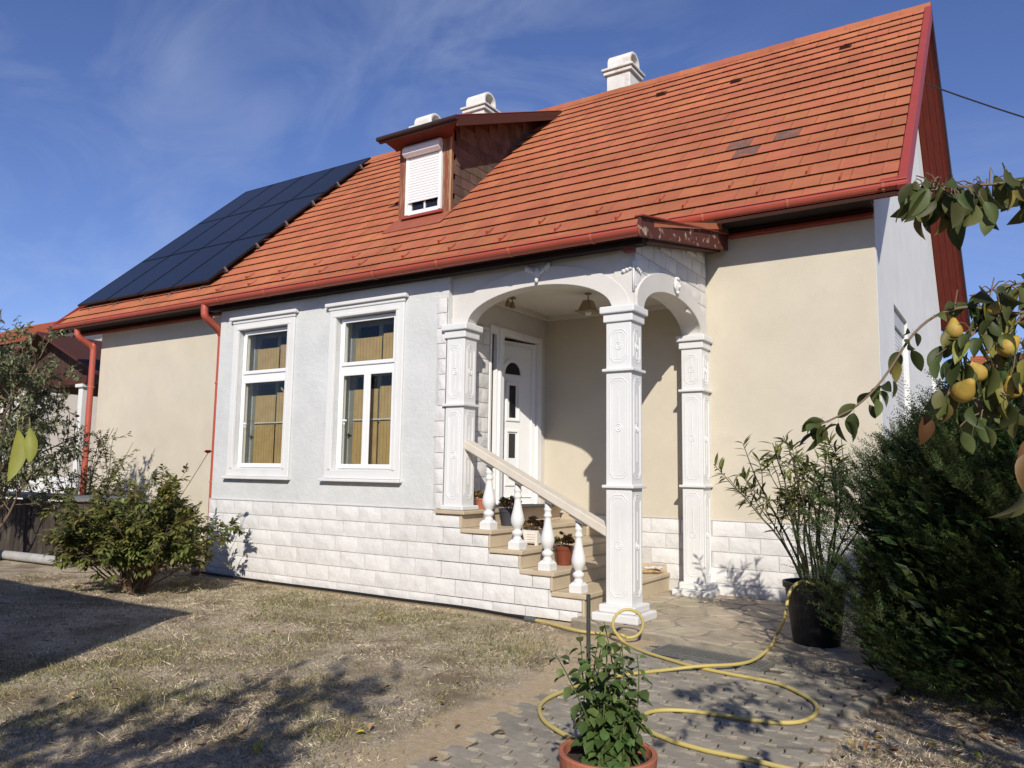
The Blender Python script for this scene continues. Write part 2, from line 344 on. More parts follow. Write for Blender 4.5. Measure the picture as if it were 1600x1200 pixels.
# paved path: interlocking pavers
m_paver = mat('grey_paver', (.315, .28, .22), .9, .18, 14, col2=(.25, .225, .18), cs=2.2, c2=(.42, .66), col3=(.42, .385, .32), c3s=30, c3=(.6, .75), bump=.5, bs=70, rnd=.12)
m_sand = mat('joint_sand', (.10, .08, .055), .95, .2, 20, bump=.4)
mb = MB(); ysp = np.linspace(-8.6, -.30, 24)
mb.strip([(path_l(y)+.10, y, -.007) for y in ysp], [(PATH_R-.06, y, -.007) for y in ysp])
path = mb.build('paved_path', m_sand); tag(path, 'grey interlocking paver path leading to the porch', 'path', kind='structure')
PL, PW = .205, .118
def paver_outline():
    a, z, g = PL, PW, .0055
    bot = [(0, 0), (.25*a, .018), (.5*a, 0), (.75*a, -.018)]
    rgt = [(a, 0), (a+.014, .5*z)]
    top = [(a, z), (.75*a, z-.018), (.5*a, z), (.25*a, z+.018)]
    lft = [(0, z), (.014, .5*z)]
    P = [Vector((x-a/2, y-z/2)) for x, y in bot+rgt+top+lft]
    c = Vector((0, 0)); return [p-(p-c).normalized()*g for p in P]
ol = paver_outline(); n = len(ol)
pv = [(p.x, p.y, -.02) for p in ol]+[(p.x, p.y, .005) for p in ol]+[(p.x*.95, p.y*.93, .0075) for p in ol]
pf = [(i, (i+1) % n, n+(i+1) % n, n+i) for i in range(n)]+[(n+i, n+(i+1) % n, 2*n+(i+1) % n, 2*n+i) for i in range(n)]+[tuple(range(2*n, 3*n))]
pm = bpy.data.meshes.new('paver'); pm.from_pydata(pv, [], pf); pm.materials.append(m_paver)
cand = []
r_ = 0; y = -.42
while y > -8.5:
    x = .4+(r_ % 2)*PL/2
    while x < PATH_R:
        if not (1.04 < x < 1.96 and abs(y+.68+(x-1.5)*.14) < .15) and x-PL/2 > path_l(y)-.05+random.uniform(-.03, .06) and x+PL/2 < PATH_R+.06: cand.append((x, y))
        x += PL
    y -= PW; r_ += 1
vis = sorted([c for c in cand if c[1] > -4.4], key=lambda c: (c[0]-CAM.x)**2+(c[1]-CAM.y)**2)
inds = set(vis[:300])
def paver_mat(x, y):
    return Matrix.Translation((x, y, random.uniform(-.003, .003))) @ Euler((R(random.uniform(-.7, .7)), R(random.uniform(-.6, .6)), R(random.uniform(-.8, .8)))).to_matrix().to_4x4()
rest = []
for c in cand:
    if c in inds: obj('paver', pm, path, matrix=paver_mat(*c))
    else: rest.append(c)
# remaining pavers as one part (tri fan template with equal faces)
tv = [(p.x, p.y, -.02) for p in ol]+[(p.x, p.y, .006) for p in ol]+[(0, 0, .008)]
tf = [(i, (i+1) % n, n+(i+1) % n) for i in range(n)]+[(i, n+(i+1) % n, n+i) for i in range(n)]+[(n+i, n+(i+1) % n, 2*n) for i in range(n)]
join_pieces('paver_field', tv, tf, np.array([np.array(paver_mat(*c)) for c in rest]), m_paver, path, 'stuff')

# patio slab with crazy-paved flagstones
m_slab = mat('slab_concrete', (.31, .275, .21), .95, .2, 8, col2=(.20, .18, .14), cs=3, c2=(.45, .65), bump=.5, bs=40)
m_flag = mat('flagstone', (.43, .365, .27), .85, .18, 9, col2=(.34, .285, .205), cs=2.4, c2=(.42, .62), bump=.45, bs=35, rnd=.14)
SLAB = [(.0, -.17), (.72, -.31), (1.22, -.36), (1.9, -.46), (2.75, -.58), (2.75, W-.004), (.0, W-.004)]
patio = MB().prism(SLAB, 'z', -.05, .056).build('patio_slab', m_slab, bevel=.012, seg=2)
tag(patio, 'concrete patio slab with crazy paved flagstones by the porch', 'patio', kind='structure')
def clip(poly, a, b, c):     # keep a*x+b*y<=c
    out = []
    for i in range(len(poly)):
        p, q = poly[i], poly[(i+1) % len(poly)]; dp = a*p[0]+b*p[1]-c; dq = a*q[0]+b*q[1]-c
        if dp <= 0: out.append(p)
        if dp*dq < 0: t = dp/(dp-dq); out.append((p[0]+(q[0]-p[0])*t, p[1]+(q[1]-p[1])*t))
    return out
pr = random.Random(3); seeds = []
while len(seeds) < 62:
    q = (pr.uniform(.05, 2.75), pr.uniform(-.55, W))
    if all(math.hypot(q[0]-s[0], (q[1]-s[1])*.8) > .24 for s in seeds) or pr.random() < .01: seeds.append(q)
for s_ in seeds:
    poly = list(SLAB); poly = [(x, y) for x, y in poly]
    for t_ in seeds:
        if t_ is s_: continue
        a, b = t_[0]-s_[0], t_[1]-s_[1]; d = math.hypot(a, b); a /= d; b /= d
        poly = clip(poly, a, b, a*(s_[0]+t_[0])/2+b*(s_[1]+t_[1])/2-.011)
        if not poly: break
    if len(poly) < 3: continue
    cx = sum(p[0] for p in poly)/len(poly); cy = sum(p[1] for p in poly)/len(poly)
    # subdivide + wobble the outline so that the joints wander
    q = []
    for i in range(len(poly)):
        p0, p1 = poly[i], poly[(i+1) % len(poly)]
        q.append((p0[0]*.93+cx*.07, p0[1]*.93+cy*.07)); q.append(((p0[0]+p1[0])/2+pr.uniform(-.008, .008), (p0[1]+p1[1])/2+pr.uniform(-.008, .008)))
    k = len(q); h = .064+pr.uniform(-.003, .003)
    mb = MB(); mb.add([(x, y, .05) for x, y in q]+[(x, y, h-.004) for x, y in q]+[(cx+(x-cx)*.94, cy+(y-cy)*.94, h) for x, y in q],
                      [(i, (i+1) % k, k+(i+1) % k, k+i) for i in range(k)]+[(k+i, k+(i+1) % k, 2*k+(i+1) % k, 2*k+i) for i in range(k)]+[tuple(range(2*k, 3*k))])
    mb.build('flagstone', m_flag, patio)

# ------------------------------------------------------------------ the house
house = empty('house', (-4, 4, 0), 'white and cream house with red tiled roof, dormer and arched porch', 'house')
house.location = (0, 0, 0)
SL = math.tan(R(42.9)); CS = math.cos(R(42.9)); SN = math.sin(R(42.9))
Y0, Z0, YR = 1.60, 4.25, 6.37
def roofz(y): return Z0+(y-Y0)*SL
ZR = roofz(YR)

# --- walls
W1 = (-5.06, -4.25, 1.44, 3.17); W2 = (-3.25, -2.44, 1.44, 3.17)      # glass areas; opening = frame outer
O1 = (W1[0]-.075, W1[1]+.075, W1[2]-.05, W1[3]+.05); O2 = (W2[0]-.075, W2[1]+.075, W2[2]-.05, W2[3]+.05)
mb = MB(); wall(mb, 'y', 0, .32, -5.56, -1.63, .0, 3.75, [O1, O2])
front_wall = mb.build('front_wall', m_white, house)
MB().box(-5.555, -5.3, .33, W, 0, 3.75).build('room_side_wall', m_white, house)
mb = MB(); wall(mb, 'x', -1.9, -1.63, .322, W-.002, 0, 3.75, [(1.06, 1.90, .985, 3.07), (.80, .96, 1.2, 3.02)])
MB.build(mb, 'entrance_wall', m_archw, house)
MB().box(-12.3, 2.376, W, W+.3, 0, 4.6).build('main_wall', m_cream, house)
mb = MB(); GW1 = (3.42, 4.75, 1.25, 3.45); GW2 = (7.8, 8.9, 1.25, 3.45)
wall(mb, 'x', 2.13, 2.38, W+.012, 10.64, 0, 4.55, [GW1, GW2])
mb.prism([(W+.012, 4.55), (10.64, 4.55), (YR, ZR-.12)], 'x', 2.131, 2.379)
MB.build(mb, 'gable_wall', m_gable, house)
MB().box(-12.3, -12.0, W+.3, 10.64, 0, 4.55).prism([(W+.3, 4.55), (10.64, 4.55), (YR, ZR-.12)], 'x', -12.3, -12.0).build('far_gable_wall', m_cream, house)
MB().box(-12.0, 2.13, 10.34, 10.64, 0, 4.5).build('rear_wall', m_cream, house)
# dark rooms behind the windows
MB().box(-5.29, -1.91, 1.5, 1.52, .3, 3.7).build('room_back', m_dark, house)
MB().box(2.0, 2.02, 3.2, 9.2, .8, 3.8).build('room_back', m_dark, house)
MB().box(-2.9, -2.88, .35, 2.08, .9, 3.7).build('hall_partition', mat('hall_plaster', (.4, .36, .3), .9), house)

# --- rock-faced plinth blocks
def rock_mesh(w_, h_, seed, nx_=5, nz_=3):
    rr = random.Random(seed); V = []; Fq = []
    a0 = rr.uniform(-.4, .4); b0 = rr.uniform(-.3, .3)
    for j in range(nz_+1):
        for i in range(nx_+1):
            u = i/nx_; v = j/nz_; e = min(u, 1-u, v, 1-v)
            y_ = -.006 if e == 0 else -(.0115+rr.uniform(0, .0048)+.003*math.sin(u*5+a0*9+v*3)+a0*.005*(u-.5))
            du = 0 if e == 0 else rr.uniform(-.25, .25)/nx_; dv = 0 if e == 0 else rr.uniform(-.2, .2)/nz_
            V.append(((u+du-.5)*w_, y_, (v+dv)*h_))
    for j in range(nz_):
        for i in range(nx_):
            p = j*(nx_+1)+i; q = (p, p+1, p+nx_+2, p+nx_+1)
            if rr.random() < .5: Fq += [(q[0], q[1], q[2]), (q[0], q[2], q[3])]
            else: Fq += [(q[0], q[1], q[3]), (q[1], q[2], q[3])]
    # skirt back to the wall
    ring = [i for i in range(nx_+1)]+[(j)*(nx_+1)+nx_ for j in range(1, nz_+1)]+[nz_*(nx_+1)+i for i in range(nx_-1, -1, -1)]+[j*(nx_+1) for j in range(nz_-1, 0, -1)]
    k = len(ring); o = len(V); V += [V[i] for i in ring]; V += [(V[i][0], .012, V[i][2]) for i in ring]
    Fq += [(o+i, o+k+i, o+k+(i+1) % k, o+(i+1) % k) for i in range(k)]
    me = bpy.data.meshes.new('stone_block'); me.from_pydata(V, [], Fq); me.materials.append(m_stone); me.polygons.foreach_set('use_smooth', [i < 2*nx_*nz_ for i in range(len(me.polygons))]); me.update(); return me
ROCK = [rock_mesh(1, 1, s) for s in range(9)]
def block(parent, ax, u0, u1, z0, z1, c):
    g = .005; w_ = u1-u0-2*g; h_ = z1-z0-2*g
    if w_ < .03 or h_ < .02: return
    me = random.choice(ROCK); fl = random.choice((-1, 1))
    if ax == 'y': M_ = Matrix.Translation(((u0+u1)/2, c, z0+g)) @ Matrix.Diagonal((w_*fl, 1, h_, 1))
    else: M_ = Matrix.Translation((c, (u0+u1)/2, z0+g)) @ Matrix.Rotation(R(90), 4, 'Z') @ Matrix.Diagonal((w_*fl, 1, h_, 1))
    obj('stone_block', me, parent, matrix=M_)
TZ = [.265, .445, .625, .805, .985]; NX = [.075, -.27, -.635, -1.0, -1.37]     # tread tops and nosings
plinth = MB().box(-5.57, -1.70, -.012, -.001, 0, .978).build('plinth', m_mortar, house)
rows = [.98, .804, .628, .452, .276, .10, 0]; rend = [-1.37, -1.0, -.635, -.27, .075, .03]
BL = .365
for r_ in range(6):
    z1, z0 = rows[r_], rows[r_+1]; xe = rend[r_]-.035; x = xe; first = True
    brk = (rend[r_-1] if r_ else -9)-.035
    while x > -5.57:
        if first: ln = BL*(.55 if r_ % 2 else 1.0); first = False
        else: ln = BL*random.uniform(.94, 1.06)
        xa = max(x-ln, -5.575)
        if xa < -5.5: xa = -5.575
        top = z1
        if r_ and (x+xa)/2 > brk-.02: top = z1-.05
        if r_ == 0 and x > -1.75: top = .94
        if r_ == 5 and (x+xa)/2 > -.3: top = z1
        block(plinth, 'y', xa, x, z0, top, -.014); x = xa
# plinth cap line
MB().box(-5.575, -1.72, -.022, -.0015, .981, .990).build('plinth_cap', m_mortar, house)
rplinth = MB().box(-.9, 2.381, W-.012, W-.001, .05, .878).build('plinth', m_mortar, house)
zz = .88; r_ = 0
while zz > .07:
    z0 = max(zz-.172, .06); x = .59 if r_ % 2 == 0 else .40
    xs_ = [x]
    while x < 2.38: x = min(x+BL*random.uniform(.95, 1.05), 2.385); xs_.append(x)
    for a, b in zip(xs_, xs_[1:]): block(rplinth, 'y', a, b, z0, zz, W-.014)
    # behind the porch steps
    x = -.88+(.18 if r_ % 2 else 0)
    while x < .58:
        xb = min(x+BL, .59); xm = (x+xb)/2; tz = max([t for t, n_ in zip(TZ, NX) if n_ > xm-.18] or [.06]) if xm < NX[0]+.18 else .06
        lo = max(z0, tz+.09 if xm < .2 else .06)
        if zz-lo > .04: block(rplinth, 'y', x, xb, lo, zz, W-.014)
        x += BL
    zz = z0; r_ += 1
MB().box(-.9, 2.383, W-.02, W-.0015, .881, .889).build('plinth_cap', m_mortar, house)
# quoin strip beside the left porch column, side wall cladding
quo = MB().box(-1.775, -1.64, -.012, -.001, .99, 3.30).build('quoin_strip', m_mortar, house)
z = .995; k = 0
while z < 3.28:
    h_ = random.choice((.085, .17, .17)); wv = random.uniform(.10, .15)
    block(quo, 'y', -1.64-wv, -1.635, z, min(z+h_, 3.29), -.013); z += h_
clad = MB().box(-1.629, -1.622, .25, .78, .99, 3.1).build('side_cladding', m_mortar, house)
z = .995; k = 0
while z < 3.08:
    y = .24-(.13 if k % 2 else 0)
    while y < .78:
        block(clad, 'x', max(y, .24), min(y+.27, .78), z, min(z+.17, 3.08), -1.621); y += .27
    z += .17; k += 1

# --- windows
m_frameshadow = m_upvc
def room_window(G, O, mull, name='window'):
    x0, x1, z0, z1 = G
    wdw = empty(name); wdw.parent = house; wdw['label'] = 'tall white framed window with bamboo blinds'
    mb = MB(); fy0, fy1 = .055, .115
    # fixed frame with transom
    wall(mb, 'y', fy0, fy1, O[0]+.003, O[1]-.003, O[2]+.003, O[3]-.003, [(x0, x1, 2.66, z1), (x0, x1, z0, 2.53)])
    mb.build('window_frame', m_upvc, wdw, bevel=.006, seg=2)
    s = MB(); ringbox(s, 'y', fy0-.018, fy0-.001, x0-.03, x1+.03, 2.63, z1+.03, .045); s.build('sash', m_upvc, wdw, bevel=.006, seg=2)
    if mull:
        xm = (x0+x1)/2
        for a, b in ((x0-.03, xm-.002), (xm+.002, x1+.03)):
            s = MB(); ringbox(s, 'y', fy0-.018, fy0-.001, a, b, z0-.03, 2.56, .05); s.build('sash', m_upvc, wdw, bevel=.006, seg=2)
    else:
        s = MB(); ringbox(s, 'y', fy0-.018, fy0-.001, x0-.03, x1+.03, z0-.03, 2.56, .05); s.build('sash', m_upvc, wdw, bevel=.006, seg=2)
    MB().box(x0, x1, .08, .085, 2.66, z1).build('pane', m_glass, wdw); MB().box(x0, x1, .08, .085, z0, 2.53).build('pane', m_glass, wdw)
    # inner window of the double casement
    s = MB(); wall(s, 'y', .25, .29, O[0]+.003, O[1]-.003, O[2]+.003, O[3]-.003, [(x0+.03, (x0+x1)/2-.03, 2.66, z1-.03), ((x0+x1)/2+.03, x1-.03, 2.66, z1-.03), (x0+.03, (x0+x1)/2-.03, z0+.03, 2.52), ((x0+x1)/2+.03, x1-.03, z0+.03, 2.52)])
    s.build('inner_casement', mat('old_inner_frame', (.20, .19, .17), .6), wdw)
    # bamboo blinds hung between the casements, tops a little below the frames
    m_b = MATS.get('bamboo') or bamboo()
    for (a, b, c, d) in ((x0+.035, (x0+x1)/2+.05, 2.66, 2.99), ((x0+x1)/2+.075, x1+.02, 2.66, 3.02), (x0+.035, (x0+x1)/2+.02, z0-.01, 2.36), ((x0+x1)/2+.05, x1+.02, z0-.01, 2.39)):
        MB().box(a, b, .215, .222, c, d).build('bamboo_blind', m_b, wdw)
    MB().box(x0+.05, x1-.0, .195, .205, 1.985, 2.0).build('curtain_rod', m_steel, wdw)
    hd = MB().box(x0+.055, x0+.075, .028, .036, 1.93, 1.99).box(x0+.055, x0+.067, .012, .028, 1.97, 1.985).box(x0+.055, x0+.12, .010, .018, 1.965, 1.985); hd.build('window_handle', m_upvc, wdw)
    # moulded surround
    mb = MB(); T = .115
    ringbox(mb, 'y', -.028, -.001, O[0]-T, O[1]+T, O[2]-.10, O[3]+.09, T-.0, tb=.10, tt=.09)
    mb.build('surround', m_plasterw, wdw, bevel=.008, seg=2)
    MB().box(O[0]-.045, O[1]+.045, -.04, -.0285, O[3], O[3]+.04).box(O[0]-.045, O[0], -.04, -.0285, O[2], O[3]-.0005).box(O[1], O[1]+.045, -.04, -.0285, O[2], O[3]-.0005).build('inner_moulding', m_plasterw, wdw, bevel=.006)
    MB().box(O[0]-T-.05, O[1]+T+.05, -.07, -.001, O[3]+.135, O[3]+.18).box(O[0]-T-.012, O[1]+T+.012, -.04, -.001, O[3]+.0915, O[3]+.1345).build('hood_moulding', m_plasterw, wdw, bevel=.01, seg=2)
    MB().box(O[0]-T-.04, O[1]+T+.03, -.075, -.001, O[2]-.135, O[2]-.102).build('sill_moulding', m_plasterw, wdw, bevel=.008, seg=2)
    MB().box(O[0], O[1], -.03, .054, O[2]-.012, O[2]+.002).build('sill', m_upvc, wdw)
def bamboo():
    M = mat('bamboo', (.50, .335, .15), .7, .15, 8, bump=.1)
    t = M.node_tree; p = [n for n in t.nodes if n.type == 'BSDF_PRINCIPLED'][0]; src = p.inputs['Base Color'].links[0].from_socket
    g = t.nodes.new('ShaderNodeNewGeometry'); w1 = t.nodes.new('ShaderNodeTexWave'); w1.bands_direction = 'Z'; w1.inputs['Scale'].default_value = 30; w1.inputs['Distortion'].default_value = .3
    w2 = t.nodes.new('ShaderNodeTexWave'); w2.bands_direction = 'X'; w2.inputs['Scale'].default_value = 6; t.links.new(g.outputs['Position'], w1.inputs[0]); t.links.new(g.outputs['Position'], w2.inputs[0])
    mr = t.nodes.new('ShaderNodeMapRange'); mr.inputs[3].default_value = .6; mr.inputs[4].default_value = 1.05; t.links.new(w1.outputs[1], mr.inputs[0])
    m2 = t.nodes.new('ShaderNodeMapRange'); m2.inputs[1].default_value = 0; m2.inputs[2].default_value = .15; m2.inputs[3].default_value = .7; m2.inputs[4].default_value = 1; t.links.new(w2.outputs[1], m2.inputs[0])
    mm = t.nodes.new('ShaderNodeMath'); mm.operation = 'MULTIPLY'; t.links.new(mr.outputs[0], mm.inputs[0]); t.links.new(m2.outputs[0], mm.inputs[1])
    x = t.nodes.new('ShaderNodeVectorMath'); x.operation = 'SCALE'; t.links.new(src, x.inputs[0]); t.links.new(mm.outputs[0], x.inputs[3]); t.links.new(x.outputs[0], p.inputs['Base Color'])
    return M
room_window(W1, O1, False); room_window(W2, O2, True)
# gable windows with roller shutters
for gi, GW in enumerate((GW1, GW2)):
    gw = empty('window'); gw.parent = house; gw['label'] = 'gable window with lowered grey roller shutter'
    s = MB(); ringbox(s, 'x', 2.24, 2.30, GW[0]+.002, GW[1]-.002, GW[2]+.002, GW[3]-.002, .07); s.build('window_frame', m_upvc, gw)
    MB().box(2.25, 2.255, GW[0]+.07, GW[1]-.07, GW[2]+.07, GW[3]-.07).build('pane', m_darkglass, gw)
    MB().box(2.302, 2.345, GW[0]+.003, GW[1]-.003, GW[3]-.2, GW[3]-.003).build('shutter_box', mat('shutter_grey', (.45, .46, .47), .5), gw)
    z = GW[3]-.21
    while z > GW[2]+.3:
        MB().box(2.305, 2.318, GW[0]+.02, GW[1]-.02, z-.045, z-.004).build('shutter_slat', mat('shutter_slat', (.62, .63, .63), .5), gw); z -= .05
    MB().box(2.381, 2.42, GW[0]-.06, GW[1]+.06, GW[2]-.05, GW[2]-.01).build('sill', m_plasterw, gw)

# --- porch: stairs
stair = empty('staircase'); stair.parent = house; stair['label'] = 'beige tiled steps rising to the front door'
prof = [(NX[0]-.03, 0.0)]
for i in range(5): prof += [(NX[i]-.03, TZ[i]-.045), ((NX[i+1] if i < 4 else -1.622)-.03 if i < 4 else -1.622, TZ[i]-.045)]
prof += [(-1.622, 0)]
MB().prism(prof, 'y', .0, W-.022).build('stair_core', m_mortar, stair)
for i in range(5):
    xa = NX[i+1]-.01 if i < 4 else -1.62
    MB().box(xa, NX[i]+.015, -.045, W-.022, TZ[i]-.044, TZ[i]).build('tread', m_tilebeige, stair, bevel=.008, seg=2)
    zb = TZ[i-1]+.001 if i else .062
    MB().box(NX[i]-.029, NX[i]-.006, -.03, W-.022, zb, TZ[i]-.0455).build('riser', m_tilebeige, stair, bevel=.003)
    MB().box(NX[i]-.36 if i < 4 else -1.62, NX[i]+.005, W-.021, W-.003, TZ[i]+.001, TZ[i]+.085).build('skirting', m_tilebeige, stair)
MB().box(-1.71, -1.33, -.055, .3, .945, .984).build('column_ledge', m_tilebeige, stair, bevel=.006)

# --- balustrade
bal = empty('balustrade'); bal.parent = house; bal['label'] = 'sloping handrail on four turned white balusters'
def railz(x): return 1.72-.4975*(x+1.38)
mb = MB()
xa, xb = -1.385, .292
prf = [(.0, 0), (.17, 0), (.17, -.085), (.15, -.098), (.02, -.098), (0, -.085)]
A = [(xa, y_, railz(xa)+z_) for y_, z_ in prf]; B = [(xb, y_, railz(xb)+z_) for y_, z_ in prf]; n = len(prf)
mb.add(A+B, [tuple(range(n)), tuple(range(2*n-1, n-1, -1))]+[(i, (i+1) % n, n+(i+1) % n, n+i) for i in range(n)])
mb.build('handrail', mat('beige_rail', (.62, .565, .475), .7, .08, 8, bump=.2), bal, bevel=.006)
BP = [(.046, .085), (.052, .10), (.038, .125), (.036, .135), (.052, .15), (.058, .168), (.052, .187), (.034, .20), (.034, .21), (.052, .235), (.066, .275), (.069, .31), (.062, .355), (.046, .42), (.036, .48), (.032, .52), (.032, .535), (.042, .545), (.042, .56), (.033, .57), (.033, .60), (.040, .612), (.040, .625), (.033, .635), (.033, .80)]
bmh = MB().lathe(BP, n=24).mesh('baluster', m_plasterw, True)
bbase = MB().box(-.066, .066, -.066, .066, 0, .07).hexa([(-.066, -.066, .07), (.066, -.066, .07), (.066, .066, .07), (-.066, .066, .07)], [(-.04, -.04, .10), (.04, -.04, .10), (.04, .04, .10), (-.04, .04, .10)]).mesh('baluster_base', m_plasterw)
for i, bx in enumerate((-.055, -.40, -.755, -1.11)):
    zz = TZ[i]; hh = (railz(bx)-.10)-zz; M_ = Matrix.Translation((bx, .085, zz)) @ Matrix.Diagonal((1, 1, (hh+.075)/.80, 1))
    obj('baluster', bmh, bal, matrix=M_); obj('baluster_base', bbase, bal, matrix=M_)
    dx = .075; MB().hexa([(bx-dx, .02, railz(bx-dx)-.115), (bx+dx, .02, railz(bx+dx)-.115), (bx+dx, .15, railz(bx+dx)-.115), (bx-dx, .15, railz(bx-dx)-.115)], [(bx-dx, .02, railz(bx-dx)-.0985), (bx+dx, .02, railz(bx+dx)-.0985), (bx+dx, .15, railz(bx+dx)-.0985), (bx-dx, .15, railz(bx-dx)-.0985)]).build('rail_pad', mat('rail_pad', (.25, .24, .22), .9), bal)

# --- columns
def oct_frame(mb, ax, c, sgn, u0, u1, z0, z1, ch, t=.012, pr=.0045):
    def ring(d): a0, a1, b0, b1 = u0+d, u1-d, z0+d, z1-d; h = max(ch-d*.4, .004); return [(a0+h, b0), (a1-h, b0), (a1, b0+h), (a1, b1-h), (a1-h, b1), (a0+h, b1), (a0, b1-h), (a0, b0+h)]
    o, i_ = ring(0), ring(t); P = (lambda q, d: (q[0], c+sgn*d, q[1])) if ax == 'y' else (lambda q, d: (c+sgn*d, q[0], q[1]))
    V = [P(q, 0) for q in o]+[P(((a[0]+b[0])/2, (a[1]+b[1])/2), pr) for a, b in zip(o, i_)]+[P(q, 0) for q in i_]
    mb.add(V, [(i, (i+1) % 8, 8+(i+1) % 8, 8+i) for i in range(8)]+[(8+i, 8+(i+1) % 8, 16+(i+1) % 8, 16+i) for i in range(8)])
def relief(mb, ax, c, sgn, u0, u1, z0, z1):
    m_ = .035; oct_frame(mb, ax, c, sgn, u0+m_, u1-m_, z0+.05, z1-.05, .05); oct_frame(mb, ax, c, sgn, u0+m_+.022, u1-m_-.022, z0+.08, z1-.08, .035, .006, .004)
    um = (u0+u1)/2; zm = (z0+z1)/2; L_ = (z1-z0)*.3
    P = (lambda u, d, z: (u, c+sgn*d, z)) if ax == 'y' else (lambda u, d, z: (c+sgn*d, u, z))
    for a, b in ((zm+.05, zm+L_), (zm-L_, zm-.05)):
        mb.add([P(um-.006, 0, a), P(um+.006, 0, a), P(um+.006, 0, b), P(um-.006, 0, b), P(um, .0045, a), P(um, .0045, b)], [(0, 4, 5, 3), (1, 2, 5, 4), (0, 1, 4), (2, 3, 5)])
    for rr_ in (.042, .02):
        k = 8; V = []; Fq = []
        for i in range(k):
            an = 2*math.pi*i/k
            for rad, d in ((rr_, 0), (rr_-.006, .006), (rr_-.013, 0)): V.append(P(um+rad*math.cos(an)*.9, d, zm+rad*math.sin(an)))
        for i in range(k):
            j = (i+1) % k; Fq += [(i*3, j*3, j*3+1, i*3+1), (i*3+1, j*3+1, j*3+2, i*3+2)]
        mb.add(V, Fq)
def column(x0, x1, y0, y1, zb, zs, rings, base, label):
    c = empty('porch_column'); c.parent = house; c['label'] = label
    MB().box(x0, x1, y0, y1, zb, 2.845).build('shaft', m_plasterw, c, bevel=.008, seg=2)
    if base:
        MB().box(x0-.10, x1+.10, y0-.10, min(y1+.10, W-.003), zs, zs+.075).build('base', m_plasterw, c, bevel=.012, seg=2)
        MB().box(x0-.05, x1+.05, y0-.05, min(y1+.05, W-.004), zs+.0755, zs+.145).build('base', m_plasterw, c, bevel=.012, seg=2)
    else: MB().box(x0-.02, x1+.035, y0-.03, y1+.05, zs, zs+.05).build('base', m_plasterw, c, bevel=.01)
    for r_ in rings: MB().box(x0-.03, x1+.03, y0-.03, min(y1+.03, W-.004), r_-.014, r_+.014).build('ring_moulding', m_plasterw, c, bevel=.006, seg=2)
    MB().box(x0-.022, x1+.022, y0-.022, min(y1+.022, W-.003), 2.825, 2.905).build('capital', m_plasterw, c, bevel=.008, seg=2)
    MB().box(x0-.05, x1+.05, y0-.05, min(y1+.05, W-.004), 2.906, 2.975).build('capital', m_plasterw, c, bevel=.012, seg=2)
    zz = [zb]+list(rings)+[2.825]
    for a, b in zip(zz, zz[1:]):
        a_, b_ = a+.02, b-.02
        for ax, cc, sg, u0, u1 in (('y', y0, -1, x0, x1), ('x', x1, 1, y0, min(y1, W-.01))):
            mb = MB(); relief(mb, ax, cc, sg, u0, u1, a_, b_); mb.build('panel_relief', m_plasterw, c)
column(-1.625, -1.385, -.025, .20, 1.03, .985, (2.10,), False, 'white panelled porch column at the top of the stairs')
column(.285, .545, -.02, .225, .20, .062, (1.275, 2.365), True, 'free-standing white panelled porch column at the foot of the stairs')
column(.335, .575, 1.83, W+.04, .20, .062, (1.265, 2.345), True, 'white panelled porch column against the cream wall')

# --- porch arches
def ell(c0, a, z0, b, n=28, rev=False):
    P = [(c0+a*math.cos(math.pi*(1-i/n)), z0+b*math.sin(math.pi*(1-i/n))) for i in range(n+1)]; return P[::-1] if rev else P
FC, FA, FB = -.55, .865, .33; ZS = 2.976
RC, RA, RB = 1.03, .82, .29
porch = empty('porch'); porch.parent = house; porch['label'] = 'white arched porch around the entrance stairs'
poly = [(-1.629, ZS), (-1.629, 3.60), (.545, 3.60), (.545, ZS)]+ell(FC, FA, ZS, FB, rev=True)
def arch_wall(mb, c0, a, z0, b, lo, hi, top, ax, d0, d1):
    """wall with arched opening: strips between the intrados and the top line"""
    I = ell(c0, a, z0, b); T_ = [(u, top(u)) for u, _ in I]
    P = (lambda q, d: (q[0], d, q[1])) if ax == 'y' else (lambda q, d: (d, q[0], q[1]))
    n = len(I)
    V = [P(q, d0) for q in I]+[P(q, d0) for q in T_]+[P(q, d1) for q in I]+[P(q, d1) for q in T_]
    Fq = []
    for i in range(n-1): Fq += [(i, i+1, n+i+1, n+i), (2*n+i, 3*n+i, 3*n+i+1, 2*n+i+1), (i, 2*n+i, 2*n+i+1, i+1)]
    mb.add(V, Fq)
    for a_, b_ in ((lo, c0-a), (c0+a, hi)):
        mb.add([P((a_, z0), d0), P((b_, z0), d0), P((b_, top(b_)), d0), P((a_, top(a_)), d0), P((a_, z0), d1), P((b_, z0), d1), P((b_, top(b_)), d1), P((a_, top(a_)), d1)], [(0, 1, 2, 3), (4, 7, 6, 5), (0, 4, 5, 1), (0, 3, 7, 4), (1, 5, 6, 2)])
def band(mb, c0, a, z0, b, t, ax, d0, d1, clipu=None):
    I = ell(c0, a, z0, b); O_ = ell(c0, a+t, z0, b+t)
    if clipu: O_ = [(min(max(u, clipu[0]), clipu[1]), z) for u, z in O_]
    P = (lambda q, d: (q[0], d, q[1])) if ax == 'y' else (lambda q, d: (d, q[0], q[1])); n = len(I)
    V = [P(q, d0) for q in I]+[P(q, d0) for q in O_]+[P(q, d1) for q in I]+[P(q, d1) for q in O_]; Fq = []
    for i in range(n-1): Fq += [(i, i+1, n+i+1, n+i), (2*n+i, 3*n+i, 3*n+i+1, 2*n+i+1), (i, 2*n+i, 2*n+i+1, i+1), (n+i, n+i+1, 3*n+i+1, 3*n+i)]
    Fq += [(0, n, 3*n, 2*n), (n-1, 3*n-1, 4*n-1, 2*n-1)]; mb.add(V, Fq)
